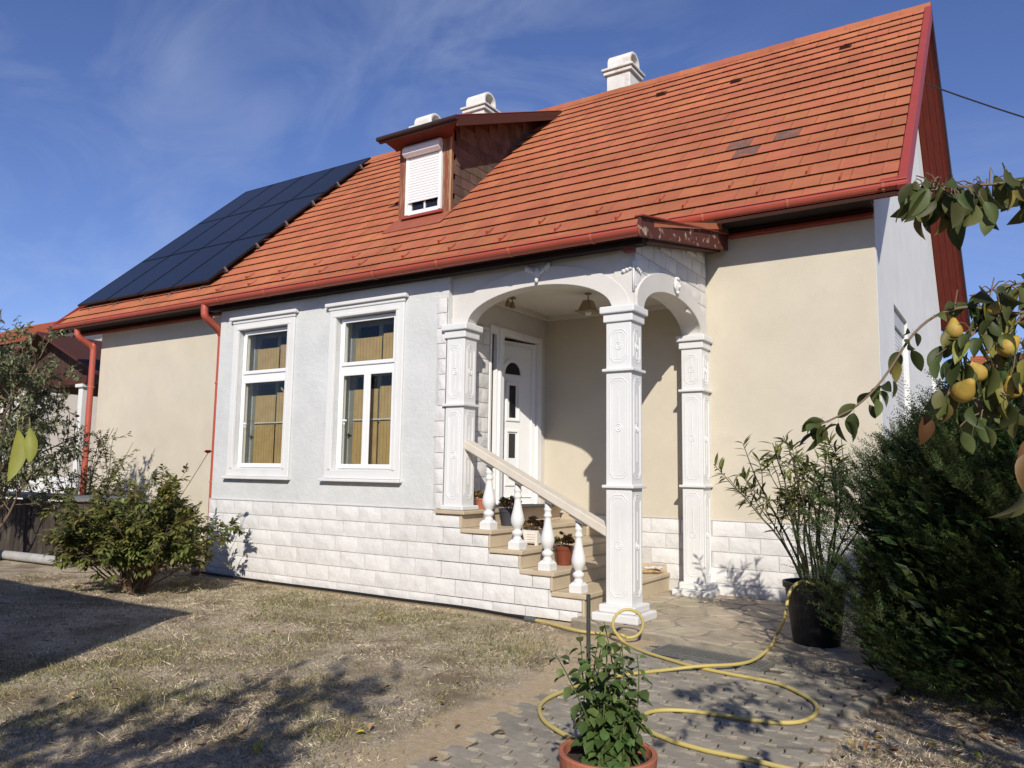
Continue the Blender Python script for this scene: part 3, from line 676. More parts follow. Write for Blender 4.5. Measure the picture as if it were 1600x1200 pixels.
mb = MB(); arch_wall(mb, FC, FA, ZS, FB, -1.628, .335, lambda u: 3.62, 'y', .065, .22); mb.build('front_arch', m_archw, porch)
mb = MB(); band(mb, FC, FA-.004, ZS, FB-.004, .19, 'y', .045, .0645, (-1.628, .545)); mb.build('arch_moulding', m_archw, porch, bevel=.004)
sidetop = lambda y: 3.62+(y+.0)*.205
mb = MB(); arch_wall(mb, RC, RA, ZS, RB, .052, W-.003, sidetop, 'x', .337, .545); mb.build('side_arch', m_archw, porch)
mb = MB(); band(mb, RC, RA-.004, ZS, RB-.004, .2, 'x', .5455, .578, (.05, W-.004)); mb.build('arch_moulding', m_archw, porch, bevel=.004)
sclad = empty('side_arch_cladding'); sclad.parent = house
z = 3.0; k = 0
while z < 4.02:
    y = .06-(.16 if k % 2 else 0)
    while y < W-.02:
        ya, yb = max(y, .06), min(y+.31, W-.012); zt = min(z+.168, sidetop(ya)-.01)
        ym = (ya+yb)/2; e = ((ym-RC)/(RA+.12))**2+((z+.168-ZS)/(RB+.12))**2
        if e > 1 and yb-ya > .05 and zt-z > .04: block(sclad, 'x', ya, yb, z, zt, .548)
        y += .31
    z += .168; k += 1
MB().box(-1.62, .336, .201, W-.003, 3.43, 3.47).build('porch_ceiling', m_ceil, porch)
MB().box(-1.62, -1.57, .202, W-.004, 3.375, 3.4295).box(-1.569, .336, W-.05, W-.0035, 3.375, 3.4295).build('ceiling_cove', m_ceil, porch)
# relief ornaments
def blob(mb, c, r, n=8, m_=6):
    V = []; Fq = []
    for i in range(m_+1):
        th = math.pi*i/m_
        for j in range(n): ph = 2*math.pi*j/n; V.append((c[0]+r[0]*math.sin(th)*math.cos(ph), c[1]+r[1]*math.sin(th)*math.sin(ph), c[2]+r[2]*math.cos(th)))
    for i in range(m_):
        for j in range(n): Fq.append((i*n+j, i*n+(j+1) % n, (i+1)*n+(j+1) % n, (i+1)*n+j))
    return mb.add(V, Fq)
mb = MB(); blob(mb, (-.52, .03, 3.42), (.035, .03, .07)); blob(mb, (-.52, .015, 3.35), (.02, .02, .03))
for sg in (-1, 1):
    for q in range(4): blob(mb, (-.52+sg*(.04+.03*q), (.035), 3.43+.022*q), (.026, .018, .026+.004*q))
mb.build('relief_ornament', m_plasterw, porch, smooth=True)
mb = MB(); blob(mb, (.595, 1.03, 3.37), (.03, .05, .075)); blob(mb, (.625, 1.03, 3.36), (.02, .014, .02)); blob(mb, (.60, 1.03, 3.44), (.03, .06, .025)); blob(mb, (.60, .985, 3.38), (.02, .02, .06)); blob(mb, (.60, 1.075, 3.38), (.02, .02, .06)); blob(mb, (.61, 1.03, 3.295), (.018, .03, .02))
mb.build('relief_ornament', m_plasterw, porch, smooth=True)
mb = MB().box(.535, .552, .036, .056, 3.12, 3.36); blob(mb, (.545, .045, 3.385), (.018, .018, .05))
for q in (-1, 1):
    for k in range(3): blob(mb, (.545+(-.035*(k+1) if q < 0 else .012), .048+(0 if q < 0 else .035*(k+1)), 3.35-.012*k), (.026, .026, .022))
mb.build('relief_ornament', m_plasterw, porch, smooth=True)

# --- front door with sidelight
door = empty('front_door'); door.parent = house; door['label'] = 'white front door standing ajar with fan light and small panes'
mb = MB(); wall(mb, 'x', -1.70, -1.605, .785, 1.97, .986, 3.12, [(1.08, 1.88, .99, 3.05), (.82, .92, 1.2, 3.02)]); mb.build('door_frame', m_upvc, door, bevel=.006)
MB().box(-1.66, -1.655, .82, .92, 1.2, 3.02).build('sidelight_pane', m_darkglass, door)
MB().box(-1.625, -1.58, .96, 1.0, .99, 3.1).build('frame_moulding', m_upvc, door, bevel=.006)
dl = Matrix.Translation((-1.665, 1.875, 0)) @ Matrix.Rotation(R(-17), 4, 'Z')
def dpart(mb, name, m_, **k):
    o = mb.build(name, m_, door, **k); o.matrix_local = dl; return o
DW = .79
dpart(MB().box(-.035, .03, -DW, 0, .998, 3.03), 'door_leaf', m_upvc, bevel=.004)
def dfr(y0, y1, z0, z1, t=.035): mb = MB(); ringbox(mb, 'x', .0301, .048, y0, y1, z0, z1, t); dpart(mb, 'panel_moulding', m_upvc, bevel=.008)
dfr(-DW+.06, -.07, 1.08, 2.97, .012)
for z0, z1 in ((1.22, 1.92), (2.02, 2.52)):
    dfr(-.50, -.27, z0, z1); dpart(MB().box(.031, .036, -.44, -.34, z0+.05 + (.3 if z0 < 1.5 else 0), z1-.05), 'pane', m_darkglass)
mb = MB(); band(mb, -.40, .13, 2.60, .16, .05, 'x', .0301, .05); dpart(mb, 'panel_moulding', m_upvc)
mb = MB(); fan = [(-.40+.125*math.cos(t_), 2.61+.15*math.sin(t_)) for t_ in np.linspace(0, math.pi, 12)]; mb.prism(fan, 'x', .031, .037); dpart(mb, 'pane', m_darkglass)
dpart(MB().box(.03, .055, -DW+.03, -DW+.06, 1.95, 2.15).tube([(.045, -DW+.045, 2.06), (.085, -DW+.045, 2.06), (.085, -DW+.16, 2.06)], .009), 'door_handle', m_metal)
MB().box(-1.62, -1.25, 1.02, 1.95, .9855, .998).build('door_mat', mat('door_mat', (.05, .045, .05), .95))

tag(bpy.data.objects['door_mat'], 'dark door mat lying on the porch landing', 'door mat')
# ------------------------------------------------------------------ roof
XL, XR_ = -13.42, 2.70
roof = MB().add([(XL, Y0, Z0-.09), (XR_, Y0, Z0-.09), (XR_, YR, ZR-.09), (XL, YR, ZR-.09), (XL, Y0, Z0-.035), (XR_, Y0, Z0-.035), (XR_, YR, ZR-.035), (XL, YR, ZR-.035)],
                [(0, 3, 2, 1), (4, 5, 6, 7), (0, 1, 5, 4), (1, 2, 6, 5), (2, 3, 7, 6), (3, 0, 4, 7)]).build('roof', m_under, house)
roof['label'] = 'steep red tiled roof'
YE = 10.95; ZE = ZR-(YE-YR)*SL
MB().hexa([(XL, YR, ZR-.10), (2.72, YR, ZR-.10), (2.85, YE, ZE-.10), (XL, YE, ZE-.10)], [(XL, YR, ZR+.0), (2.72, YR, ZR+.0), (2.85, YE, ZE), (XL, YE, ZE)]).build('rear_roof', m_roof, house)
# tiles
TW, TE = .305, .3255; NC = 20; TLN = .40
X1T = 2.655; ncol = int((X1T-XL)/TW)
h0, h1 = .037, .004    # height of the tile's tail and head above the sheet
th = .013
tvv = []
for u in (0, .02, .035, TW-.006):
    uu = u
    ridge_ = .006 if u in (.02,) else 0
    tvv.append((uu, ridge_))
def tile_geo():
    V = []
    prof = [(.001, .000), (.010, .0022), (.026, .0022), (.034, 0), (TW-.001, 0)]
    for (s_, hh) in ((0, h0), (.006, h0+.003), (TLN, h1+.003)):
        for u, p_ in prof: V.append((u-TW/2, s_, hh+p_+th))
    k = len(prof); o = len(V)
    for u, p_ in prof: V.append((u-TW/2, .004, h0+p_))
    Fq = []
    for j in range(2):
        for i in range(k-1): Fq.append((j*k+i, j*k+i+1, (j+1)*k+i+1, (j+1)*k+i))
    for i in range(k-1): Fq.append((o+i, o+i+1, i+1, i))
    # right and left cheeks
    e = len(V); V += [(TW/2-.0015, TLN, h1), (-TW/2+.0015, TLN, h1)]
    Fq += [(o+k-1, e, 2*k+k-1, k-1), (o, 0, 2*k, e+1)]
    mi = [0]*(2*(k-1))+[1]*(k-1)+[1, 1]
    return V, Fq, mi
tv, tf, tmi = tile_geo()
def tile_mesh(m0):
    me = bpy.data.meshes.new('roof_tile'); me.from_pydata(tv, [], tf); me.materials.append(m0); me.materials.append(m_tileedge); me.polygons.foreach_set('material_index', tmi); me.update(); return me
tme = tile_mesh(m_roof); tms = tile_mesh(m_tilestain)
def on_roof(x, s, h=0):   # s along the slope from the eave
    return Vector((x, Y0+s*CS-h*SN, Z0-.035+s*SN+h*CS))
BASIS = Matrix(((1, 0, 0), (0, CS, -SN), (0, SN, CS)))
DX0, DX1, DY0, DY1 = -5.02, -3.99, 3.05, 5.9
tiles = []
for c in range(NC):
    s = .012+c*TE
    for i in range(ncol+1):
        x = X1T-TW*(i+.5)-(TW/2 if c % 2 else 0)
        if x-TW/2 < XL: continue
        p = on_roof(x, s)
        if DX0+.1 < x < DX1-.1 and DY0+.1 < p.y+.15 and p.y+.2 < DY1: continue
        tiles.append((x, s, c, i))
    if c % 2: tiles.append((X1T-TW/4, s, c, -1))
tiles.sort(key=lambda t: (on_roof(t[0], t[1])-CAM).length)
def stain(x, s): return any(abs(x-a) < .16 and abs(s-b) < .17 for a, b in ((1.40, 2.0), (.62, 1.88), (.80, 1.66)))
restm = []
for k, (x, s, c, i) in enumerate(tiles):
    half = i == -1
    M_ = Matrix.Translation(on_roof(x, s+random.uniform(-.004, .004)+.006*math.sin(x*1.7+c*.9), .004*math.sin(x*.9+c*.35)+random.uniform(-.0015, .0015))) @ (BASIS @ Euler((R(random.uniform(-.12, .12)), R(random.uniform(-.1, .1)), R(random.uniform(-.12, .12)))).to_matrix()).to_4x4()
    if half: M_ = M_ @ Matrix.Diagonal((.5, 1, 1, 1))
    if k < 300: obj('roof_tile', tms if stain(x, s) else tme, roof, matrix=M_)
    else: restm.append(np.array(M_))
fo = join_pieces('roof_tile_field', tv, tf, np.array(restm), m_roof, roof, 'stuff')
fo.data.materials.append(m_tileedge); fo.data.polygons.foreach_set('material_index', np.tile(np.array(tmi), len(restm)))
# ridge tiles
nrid = 40; L_ = (2.74-XL)/nrid
rp = [(-.115, -.095), (-.10, -.03), (-.06, .03), (0, .052), (.06, .03), (.10, -.03), (.115, -.095)]
V = []; 
for xx, k in ((-.02, 1.05), (0.0, 1.07), (.03, 1.07), (.035, 1.0), (L_, .97)): V += [(xx, a*k, b*k+.0) for a, b in rp]
kk = len(rp); Fq = [(j*kk+i, j*kk+i+1, (j+1)*kk+i+1, (j+1)*kk+i) for j in range(4) for i in range(kk-1)]+[tuple(range(kk))]
rme = bpy.data.meshes.new('ridge_tile'); rme.from_pydata(V, [], Fq); rme.materials.append(m_roof); rme.update()
for i in range(nrid): obj('ridge_tile', rme, roof, loc=(XL+i*L_, YR, ZR+.01+random.uniform(-.004, .004)))
# vents
for x, s in ((1.62, 5.35), (.0, 5.1), (-1.4, 5.5)):
    M_ = Matrix.Translation(on_roof(x, s, .045)) @ BASIS.to_4x4()
    o = MB().hexa([(-.09, -.05, 0), (.09, -.05, 0), (.09, .12, 0), (-.09, .12, 0)], [(-.06, -.04, .05), (.06, -.04, .05), (.05, .1, .01), (-.05, .1, .01)]).build('roof_vent', m_under, roof); o.matrix_local = M_
# snow guards
sg = MB().box(-.011, .011, -.16, .12, 0, .004).box(-.011, .011, -.165, -.158, .0, .05).add([(-.004, -.16, .004), (-.004, -.06, .004), (-.004, -.158, .06), (.004, -.16, .004), (.004, -.06, .004), (.004, -.158, .06)], [(0, 1, 2), (3, 5, 4), (0, 3, 4, 1), (1, 4, 5, 2), (2, 5, 3, 0)]).mesh('snow_guard', mat('snow_guard_metal', srgb(158, 78, 58), .5))
for row, off in ((1, 0), (2, .38)):
    x = 2.1-off
    while x > -8.5:
        obj('snow_guard', sg, roof, matrix=Matrix.Translation(on_roof(x, .02+row*TE+.13, .052)) @ BASIS.to_4x4() @ Matrix.Scale(.78, 4)); x -= .86
# verge flashing and barge boards at the gable
def along(x0, x1, s0, s1, a, b):   # box on the slope, a..b above the sheet
    q = [on_roof(x0, s0, a), on_roof(x1, s0, a), on_roof(x1, s1, a), on_roof(x0, s1, a)]; t = [on_roof(x0, s0, b), on_roof(x1, s0, b), on_roof(x1, s1, b), on_roof(x0, s1, b)]
    return q, t
SLEN = (YR-Y0)/CS
mb = MB(); mb.hexa(*along(2.662, 2.745, -.02, SLEN, .0, .062)); mb.hexa(*along(2.735, 2.7449, -.02, SLEN, -.16, -.001)); mb.build('verge_flashing', m_verge, roof, bevel=.006)
mb = MB(); mb.hexa(*along(2.50, 2.66, -.01, .2, .047, .055)); mb.build('verge_flashing', m_verge, roof)
mb = MB(); mb.hexa(*along(XL-.03, XL+.02, -.02, SLEN, -.1, .06)); mb.build('verge_flashing', m_verge, roof)
MB().hexa([(2.72, YR, ZR-.17), (2.745, YR, ZR-.17), (2.875, YE, ZE-.17), (2.85, YE, ZE-.17)], [(2.72, YR, ZR+.03), (2.745, YR, ZR+.03), (2.875, YE, ZE+.03), (2.85, YE, ZE+.03)]).build('rear_verge_board', mat('dark_verge', srgb(60, 40, 45), .5), house)
# soffit planks under the rear verge
for q in range(4):
    f0, f1 = q/4+.012, (q+1)/4-.0
    xa, xb = 2.385+(2.72-2.385)*f0, 2.385+(2.72-2.385)*f1; xc, xd = 2.385+(2.85-2.385)*f0, 2.385+(2.85-2.385)*f1
    MB().hexa([(xa, YR+.05, ZR-.155-.05*SL), (xb, YR+.05, ZR-.155-.05*SL), (xd, YE, ZE-.155), (xc, YE, ZE-.155)], [(xa, YR+.05, ZR-.115-.05*SL), (xb, YR+.05, ZR-.115-.05*SL), (xd, YE, ZE-.115), (xc, YE, ZE-.115)]).build('soffit_plank', m_soffit, house)
for q in range(3):
    xa, xb = 2.385+.115*q+.003, 2.385+.115*(q+1)
    q_, t_ = along(xa, xb, .1, SLEN-.05, -.115, -.085); MB().hexa(q_, t_).build('soffit_plank', m_soffit, house)

# --- gutters
def gutter(name, x0, x1, y, z, r=.068, parent=None, pitch=.0):
    n = 12; A = []
    for i in range(n+1):
        t = math.pi*i/n; A.append((-math.cos(t)*r, -math.sin(t)*r))
    A = [(-r-.012, .006), (-r-.008, .016), (-r, .010)]+A[1:]+[(r, .012)]
    I = [(a*.93, b*.93+.004) for a, b in A[::-1]]
    P = A+I
    mb = MB(); mb.prism([(y+a, z+b) for a, b in P], 'x', x0, x1)
    for xe in (x0, x1): mb.prism([(y-math.cos(math.pi*i/n)*r, z-math.sin(math.pi*i/n)*r) for i in range(n+1)], 'x', xe-.003, xe+.003)
    g = mb.build(name, m_gutter, parent); 
    x = x0+.4
    while x < x1-.1:
        b = MB(); pts = [(x, y-math.cos(math.pi*i/8)*(r+.007), z-math.sin(math.pi*i/8)*(r+.007)) for i in range(9)]
        b.strip([(p[0]-.014, p[1], p[2]) for p in pts], [(p[0]+.014, p[1], p[2]) for p in pts]); b.build('gutter_bracket', m_gbrk, g); x += .92
    return g
gutter('gutter', -5.66, .735, -.238, 3.628, .070, parent=house)
gutter('gutter', -13.45, -5.95, 1.655, 4.287, .086, parent=house)
gutter('gutter', .30, 2.755, 1.645, 4.292, .088, parent=house)
# eave apron strips hiding the sheet edge
for a, b in ((-13.4, -5.6), (.82, 2.66)): MB().box(a, b, 1.60, 1.612, 4.20, 4.245).build('eave_board', m_redboard, house)
# soffit boxes and red frieze boards below the main eave
for a, b in ((-13.3, -5.56), (.84, 2.378)):
    MB().box(a, b, 1.70, W-.001, 4.215, 4.24).build('soffit', mat('dark_soffit', srgb(34, 22, 19), .8), house)  # dark wood tone deepened, eave shade is part of this colour
    MB().box(a, b, W-.09, W-.002, 4.115, 4.16).build('frieze_board', m_redboard, house, bevel=.008)
    MB().box(a, b, W-.035, W-.0025, 4.161, 4.213).build('frieze_board', m_brown, house)
# --- low front roof over the room and porch
def exz(y): return 3.70+(y+.20)*.262
mb = MB(); mb.hexa([(-5.72, -.215, exz(-.215)-.05), (.74, -.215, exz(-.215)-.05), (.86, 1.75, exz(1.75)-.07), (-5.72, 1.75, exz(1.75)-.07)], [(-5.72, -.215, exz(-.215)), (.74, -.215, exz(-.215)), (.86, 1.75, exz(1.75)), (-5.72, 1.75, exz(1.75))])
froof = mb.build('front_roof', m_roof, house); froof['label'] = 'low pitched red roof over the front room'
mb = MB(); mb.box(-5.70, .70, -.115, -.002, 3.522, 3.61).box(-5.70, .70, -.155, -.1155, 3.575, 3.64).box(-5.70, .60, -.002, .25, 3.62, 3.66); mb.build('front_soffit', mat('dark_soffit', srgb(34, 22, 19), .8), house)  # dark wood, coloured near black to carry the deep shade under the gutter
MB().box(.50, .60, -.10, .0-.029, 3.47, 3.554).build('rafter_end', mat('rafter_end', srgb(110, 50, 45), .6), house)
def barge(x0, x1, y0, y1, z0, z1, t, h, m_, nm): return MB().hexa([(x0, y0, z0-h), (x0+t, y0, z0-h), (x1+t, y1, z1-h), (x1, y1, z1-h)], [(x0, y0, z0), (x0+t, y0, z0), (x1+t, y1, z1), (x1, y1, z1)]).build(nm, m_, house, bevel=.004)
barge(.715, .80, -.25, 2.06, 3.73, 4.16, .03, .185, m_peel, 'barge_board')
barge(.69, .775, -.26, 2.06, 3.748, 4.178, .085, .017, m_redboard, 'barge_flashing')
barge(.58, .60, -.0, W-.01, 3.60, 4.02, .13, .04, m_brown, 'barge_soffit')
# --- downpipes
def downpipe(pts, r, clips, sub=5):
    d = MB().tube(catmull(pts, sub), r, 12).build('downpipe', m_gutter, house, smooth=True)
    for x, y, z in clips: MB().tube([(x, y, z-.012), (x, y, z+.012)], r+.008, 12).tube([(x, y, z), (x, y+.1, z)], .008, 6).build('pipe_clip', m_gbrk, d)
downpipe([(-5.60, -.238, 3.58), (-5.60, -.238, 3.48), (-5.60, -.21, 3.41), (-5.62, -.02, 3.30), (-5.625, .06, 3.22), (-5.625, .07, 3.1), (-5.625, .07, 2.0), (-5.625, .07, .06)], .05, [(-5.625, .07, 2.55), (-5.625, .07, 1.2)])
downpipe([(-12.45, 1.665, 4.24), (-12.45, 1.665, 4.10), (-12.43, 1.70, 4.0), (-12.40, 1.92, 3.86), (-12.38, 1.98, 3.76), (-12.38, 1.98, 3.6), (-12.38, 1.98, .1)], .058, [(-12.38, 1.98, 3.0), (-12.38, 1.98, 1.2)])
MB().tube([(-5.6, -.1, 3.44), (-5.5, W-.3, 3.95)], .012, 6).build('roof_stay', m_steel, house)

# --- chimneys
def chimney(x0, x1, y0, y1, zp, hood):
    c = empty('chimney'); c.parent = house
    MB().box(x0, x1, y0, y1, 8.0, zp-.13).build('chimney_stack', m_chim, c, bevel=.01)
    MB().box(x0-.05, x1+.05, y0-.05, y1+.05, zp-.129, zp-.07).build('cap_slab', m_chim, c, bevel=.006)
    MB().box(x0-.02, x1+.02, y0-.02, y1+.02, zp-.069, zp-.05).build('cap_joint', mat('cap_joint', (.16, .15, .14), .9), c)
    MB().box(x0-.085, x1+.085, y0-.085, y1+.085, zp-.049, zp).build('cap_slab', m_chim, c, bevel=.01)
    # barrel hood open at both ends
    ym = (y0+y1)/2; ry = (y1-y0)/2-.01; n = 14; t = .055; O_ = []; I = []
    st = hood-ry*.9
    for i in range(n+1):
        a = math.pi*i/n; O_.append((ym-ry*math.cos(a), zp+st+ry*.9*math.sin(a))); I.append((ym-(ry-t)*math.cos(a), zp+st+(ry-t)*.9*math.sin(a)))
    O_ = [(ym-ry, zp+.001)]+O_+[(ym+ry, zp+.001)]; I = [(ym-ry+t, zp+.001)]+I+[(ym+ry-t, zp+.001)]
    mb = MB(); k = len(O_); X0, X1 = x0+.01, x1-.0
    V = [(X0, *q) for q in O_]+[(X0, *q) for q in I]+[(X1, *q) for q in O_]+[(X1, *q) for q in I]; Fq = []
    for i in range(k-1): Fq += [(i, i+1, k+i+1, k+i), (2*k+i, 3*k+i, 3*k+i+1, 2*k+i+1), (i, 2*k+i, 2*k+i+1, i+1), (k+i, k+i+1, 3*k+i+1, 3*k+i)]
    mb.add(V, Fq); mb.build('chimney_hood', m_chim, c, bevel=.006)
    MB().box((x0+x1)/2-.06, (x0+x1)/2+.06, ym-ry+t+.002, ym+ry-t-.002, zp+.001, zp+hood-.1).build('flue', m_dark, c)
chimney(-2.95, -2.45, 6.62, 7.1, 9.34, .34)
chimney(-6.43, -5.92, 6.62, 7.1, 9.42, .34)
chimney(-7.92, -7.42, 6.62, 7.1, 9.34, .30)

# --- dormer
dm = empty('dormer'); dm.parent = house; dm['label'] = 'wooden dormer with white roller shutter half lowered'
def dz(y): return 6.955+(y-2.70)*.437
yF = 3.0
mb = MB(); wall(mb, 'y', yF+.02, yF+.1, -5.04, -3.97, 5.2, 6.95, [(-4.885, -4.15, 5.62, 6.74)]); mb.build('dormer_front', m_brown, dm)
MB().box(-4.13, -3.95, yF-.03, yF+.04, 5.50, 6.92).build('corner_post', m_post, dm, bevel=.01); MB().box(-5.06, -4.90, yF-.03, yF+.04, 5.53, 6.92).build('corner_post', m_post, dm, bevel=.01)
MB().box(-3.975, -3.945, yF-.035, yF-.0305, 5.50, 6.92).build('edge_batten', mat('pale_batten', srgb(170, 140, 105), .85, .2), dm)
mb = MB(); ringbox(mb, 'y', yF-.02, yF+.05, -4.897, -4.138, 5.60, 6.76, .055); mb.build('window_frame', m_upvc, dm, bevel=.005)
mb = MB(); ringbox(mb, 'y', yF+.0, yF+.04, -4.845, -4.19, 5.655, 6.70, .05); mb.box(-4.53, -4.505, yF+.0, yF+.04, 5.70, 6.64); mb.build('sash', m_upvc, dm)
MB().box(-4.80, -4.24, yF+.025, yF+.03, 5.70, 6.65).build('pane', m_darkglass, dm)
bx = MB().prism([(yF-.15, 6.66), (yF-.10, 6.62), (yF-.022, 6.62), (yF-.022, 6.81), (yF-.10, 6.81), (yF-.15, 6.75)], 'x', -4.91, -4.13); bx.build('shutter_box', m_upvc, dm, bevel=.01, seg=2)
z = 6.615
slm = MB().prism([(-.006, 0), (.006, .0), (.006, .042), (-.002, .043), (-.009, .03), (-.009, .012)], 'x', -.325, .325).mesh('shutter_slat', m_upvc)
while z > 5.84: obj('shutter_slat', slm, dm, loc=(-4.518, yF-.032, z-.045)); z -= .046
for a, b in ((-4.897, -4.845), (-4.19, -4.138)): MB().box(a, b, yF-.05, yF-.0205, 5.63, 6.62).build('guide_rail', m_upvc, dm)
MB().box(-4.95, -4.08, yF-.10, yF-.021, 5.555, 5.598).build('dormer_sill', mat('sill_red', srgb(150, 70, 60), .5), dm)
MB().hexa([(-5.15, yF-.32, roofz(yF-.32)+.03), (-3.92, yF-.32, roofz(yF-.32)+.03), (-3.92, yF+.01, roofz(yF)+.02), (-5.15, yF+.01, roofz(yF)+.02)], [(-5.15, yF-.32, roofz(yF-.32)+.04), (-3.92, yF-.32, roofz(yF-.32)+.04), (-3.92, yF+.01, roofz(yF)+.05), (-5.15, yF+.01, roofz(yF)+.05)]).build('dormer_apron', mat('apron_metal', srgb(150, 84, 62), .6), dm)
ybk = 6.0
for xx in (-4.0, -5.04): MB().prism([(yF+.05, 5.3), (yF+.05, dz(yF)-.06), (ybk, dz(ybk)-.06), (ybk, roofz(ybk)-.1)], 'x', xx, xx+.03).build('cheek_wall', m_brown, dm)
MB().hexa([(-5.21, 2.66, dz(2.66)-.085), (-3.60, 2.66, dz(2.66)-.085), (-3.64, ybk+.05, dz(ybk+.05)-.085), (-5.25, ybk+.05, dz(ybk+.05)-.085)], [(-5.21, 2.66, dz(2.66)), (-3.60, 2.66, dz(2.66)), (-3.64, ybk+.05, dz(ybk+.05)), (-5.25, ybk+.05, dz(ybk+.05))]).build('dormer_roof', m_brown, dm)
barge(-3.615, -3.665, 2.64, ybk+.03, dz(2.64)+.02, dz(ybk+.03)+.02, .022, .18, m_brown, 'dormer_barge').parent = dm
barge(-3.62, -3.67, 2.62, ybk+.03, dz(2.62)+.032, dz(ybk+.03)+.032, .035, .012, m_verge, 'dormer_flashing').parent = dm
MB().box(-5.22, -3.59, 2.615, 2.66, dz(2.66)-.10, dz(2.66)+.015).build('dormer_fascia', m_brown, dm)
MB().tube([(-5.24, 2.60, dz(2.62)-.02), (-3.58, 2.60, dz(2.62)-.02)], .04, 10).build('dormer_gutter', mat('dark_gutter', srgb(58, 44, 42), .5), dm)
MB().hexa([(-5.14, yF-.031, 6.80), (-3.93, yF-.031, 6.80), (-3.93, yF-.032, 6.93), (-5.14, yF-.032, 6.93)], [(-5.14, yF-.06, 6.82), (-3.93, yF-.06, 6.82), (-3.66, 2.70, 6.88), (-5.17, 2.70, 6.88)]).build('dormer_soffit', mat('dormer_soffit_red', srgb(104, 46, 36), .7, .15, 6), dm)
# cheek shingles (right cheek)
shm = MB().hexa([(0, -.083, 0), (.014, -.083, 0), (.014, .083, 0), (0, .083, 0)], [(0, -.083, .24), (.004, -.083, .24), (.004, .083, .24), (0, .083, .24)]).mesh('cheek_shingle', m_shingle)
z = 5.55; k = 0
while z < 8.1:
    y = yF+.10+(.085 if k % 2 else 0)
    while y < ybk-.1:
        if z+.24 > roofz(y-.09) and z+.22 < dz(y)-.09: obj('cheek_shingle', shm, dm, matrix=Matrix.Translation((-3.968, y, z)) @ Euler((0, 0, 0)).to_matrix().to_4x4())
        y += .17
    z += .165; k += 1

# ------------------------------------------------------------------ solar array (stands on the roof)
m_cell = mat('solar_cell', (.010, .011, .016), .28, .05, 3, spec=.35)
m_pframe = mat('black_frame', (.008, .008, .009), .4, spec=.5)
sol = empty('solar_array', (0, 0, 0), 'black solar array of twelve panels on the far end of the tiled roof', 'solar panels')
PX0, PX1, PS0, PS1 = -13.16, -8.72, .66, 6.27
cw, chh = (PX1-PX0)/4, (PS1-PS0)/3
for i in range(4):
    for j in range(3):
        x0, x1 = PX0+i*cw+.012, PX0+(i+1)*cw-.012; s0, s1 = PS0+j*chh+.012, PS0+(j+1)*chh-.012
        p = MB().hexa(*along(x0+.012, x1-.012, s0+.012, s1-.012, .125, .158)).build('solar_panel', m_cell, sol)
        mb = MB()
        for q in ((x0, x1, s0, s0+.0118), (x0, x1, s1-.0118, s1), (x0, x0+.0118, s0+.012, s1-.012), (x1-.0118, x1, s0+.012, s1-.012)): mb.hexa(*along(*q, .122, .162))
        mb.build('panel_frame', m_pframe, p)
for j in range(3):
    for f in (.25, .75):
        s = PS0+(j+f)*chh; MB().hexa(*along(PX0-.02, PX1+.025, s-.02, s+.02, .075, .121)).build('mounting_rail', m_metal, sol)
        MB().hexa(*along(PX1-.01, PX1+.02, s-.02, s+.02, .1215, .17)).build('end_clamp', m_metal, sol)
x = PX0+.5
while x < PX1:
    MB().hexa(*along(x-.012, x+.012, PS0-.12, PS0+.1, .055, .068)).build('roof_hook', m_metal, sol); x += .92
# ------------------------------------------------------------------ foliage materials
def leafm(name, a, b, tr=.25, rnd=.3, rough=.5): return mat(name, a, rough, .2, 18, col2=b, cs=3, c2=(.4, .65), rnd=rnd, trans=tr, spec=.3)
m_pleaf = leafm('pear_leaf', (.075, .10, .03), (.14, .15, .055), .38, .45, .5)
m_pleaf2 = leafm('pear_leaf_yellow', (.22, .22, .05), (.17, .10, .035), .3, .35)
m_rleaf = leafm('rose_leaf', (.13, .155, .04), (.20, .185, .05), .3, .45)
m_fleaf = leafm('fruit_leaf', (.17, .195, .095), (.25, .26, .15), .3, .4)
m_yew = leafm('yew_needle', (.03, .055, .016), (.06, .088, .024), .15, .5)
m_ole = leafm('oleander_leaf', (.115, .14, .035), (.17, .165, .05), .25, .35)
m_mint = leafm('garden_leaf', (.085, .135, .038), (.12, .165, .05), .25, .3)
m_succ = leafm('succulent_leaf', (.20, .18, .06), (.26, .12, .065), .1, .5)
m_bark = mat('bark', (.13, .10, .075), .9, .3, 12, bump=.6, bs=30)
m_twig = mat('twig', (.17, .12, .08), .85, .2, 12)
m_terra = mat('terracotta', srgb(172, 104, 78), .85, .12, 6, col2=srgb(150, 95, 74), cs=5, c2=(.45, .7), bump=.2)
m_soil = mat('potting_soil', (.04, .03, .022), .95, .3, 30, bump=.6)
def ivec(n): v = rng.normal(size=(n, 3)); return v/np.linalg.norm(v, axis=1, keepdims=True)
LT = leaf_template(.5, .15, .2, 4)
def foliage(name, pos, dirs, size, template, material, parent, kind='stuff', upj=.5):
    n = len(pos); up = np.array([0, 0, 1.])+ivec(n)*upj
    return join_pieces(name, template[0], template[1], frames(pos, dirs, up, size), material, parent, kind, smooth=True)
def limb(p0, d, L_, bend, n=6, grav=.0):
    pts = [Vector(p0)]; d = Vector(d).normalized()
    for i in range(n):
        d = (d+Vector((random.gauss(0, bend), random.gauss(0, bend), random.gauss(0, bend)+grav))).normalized(); pts.append(pts[-1]+d*(L_/n))
    return pts
def lerp_path(pts, t):
    f = t*(len(pts)-1); i = min(int(f), len(pts)-2); return pts[i].lerp(pts[i+1], f-i), (pts[i+1]-pts[i]).normalized()

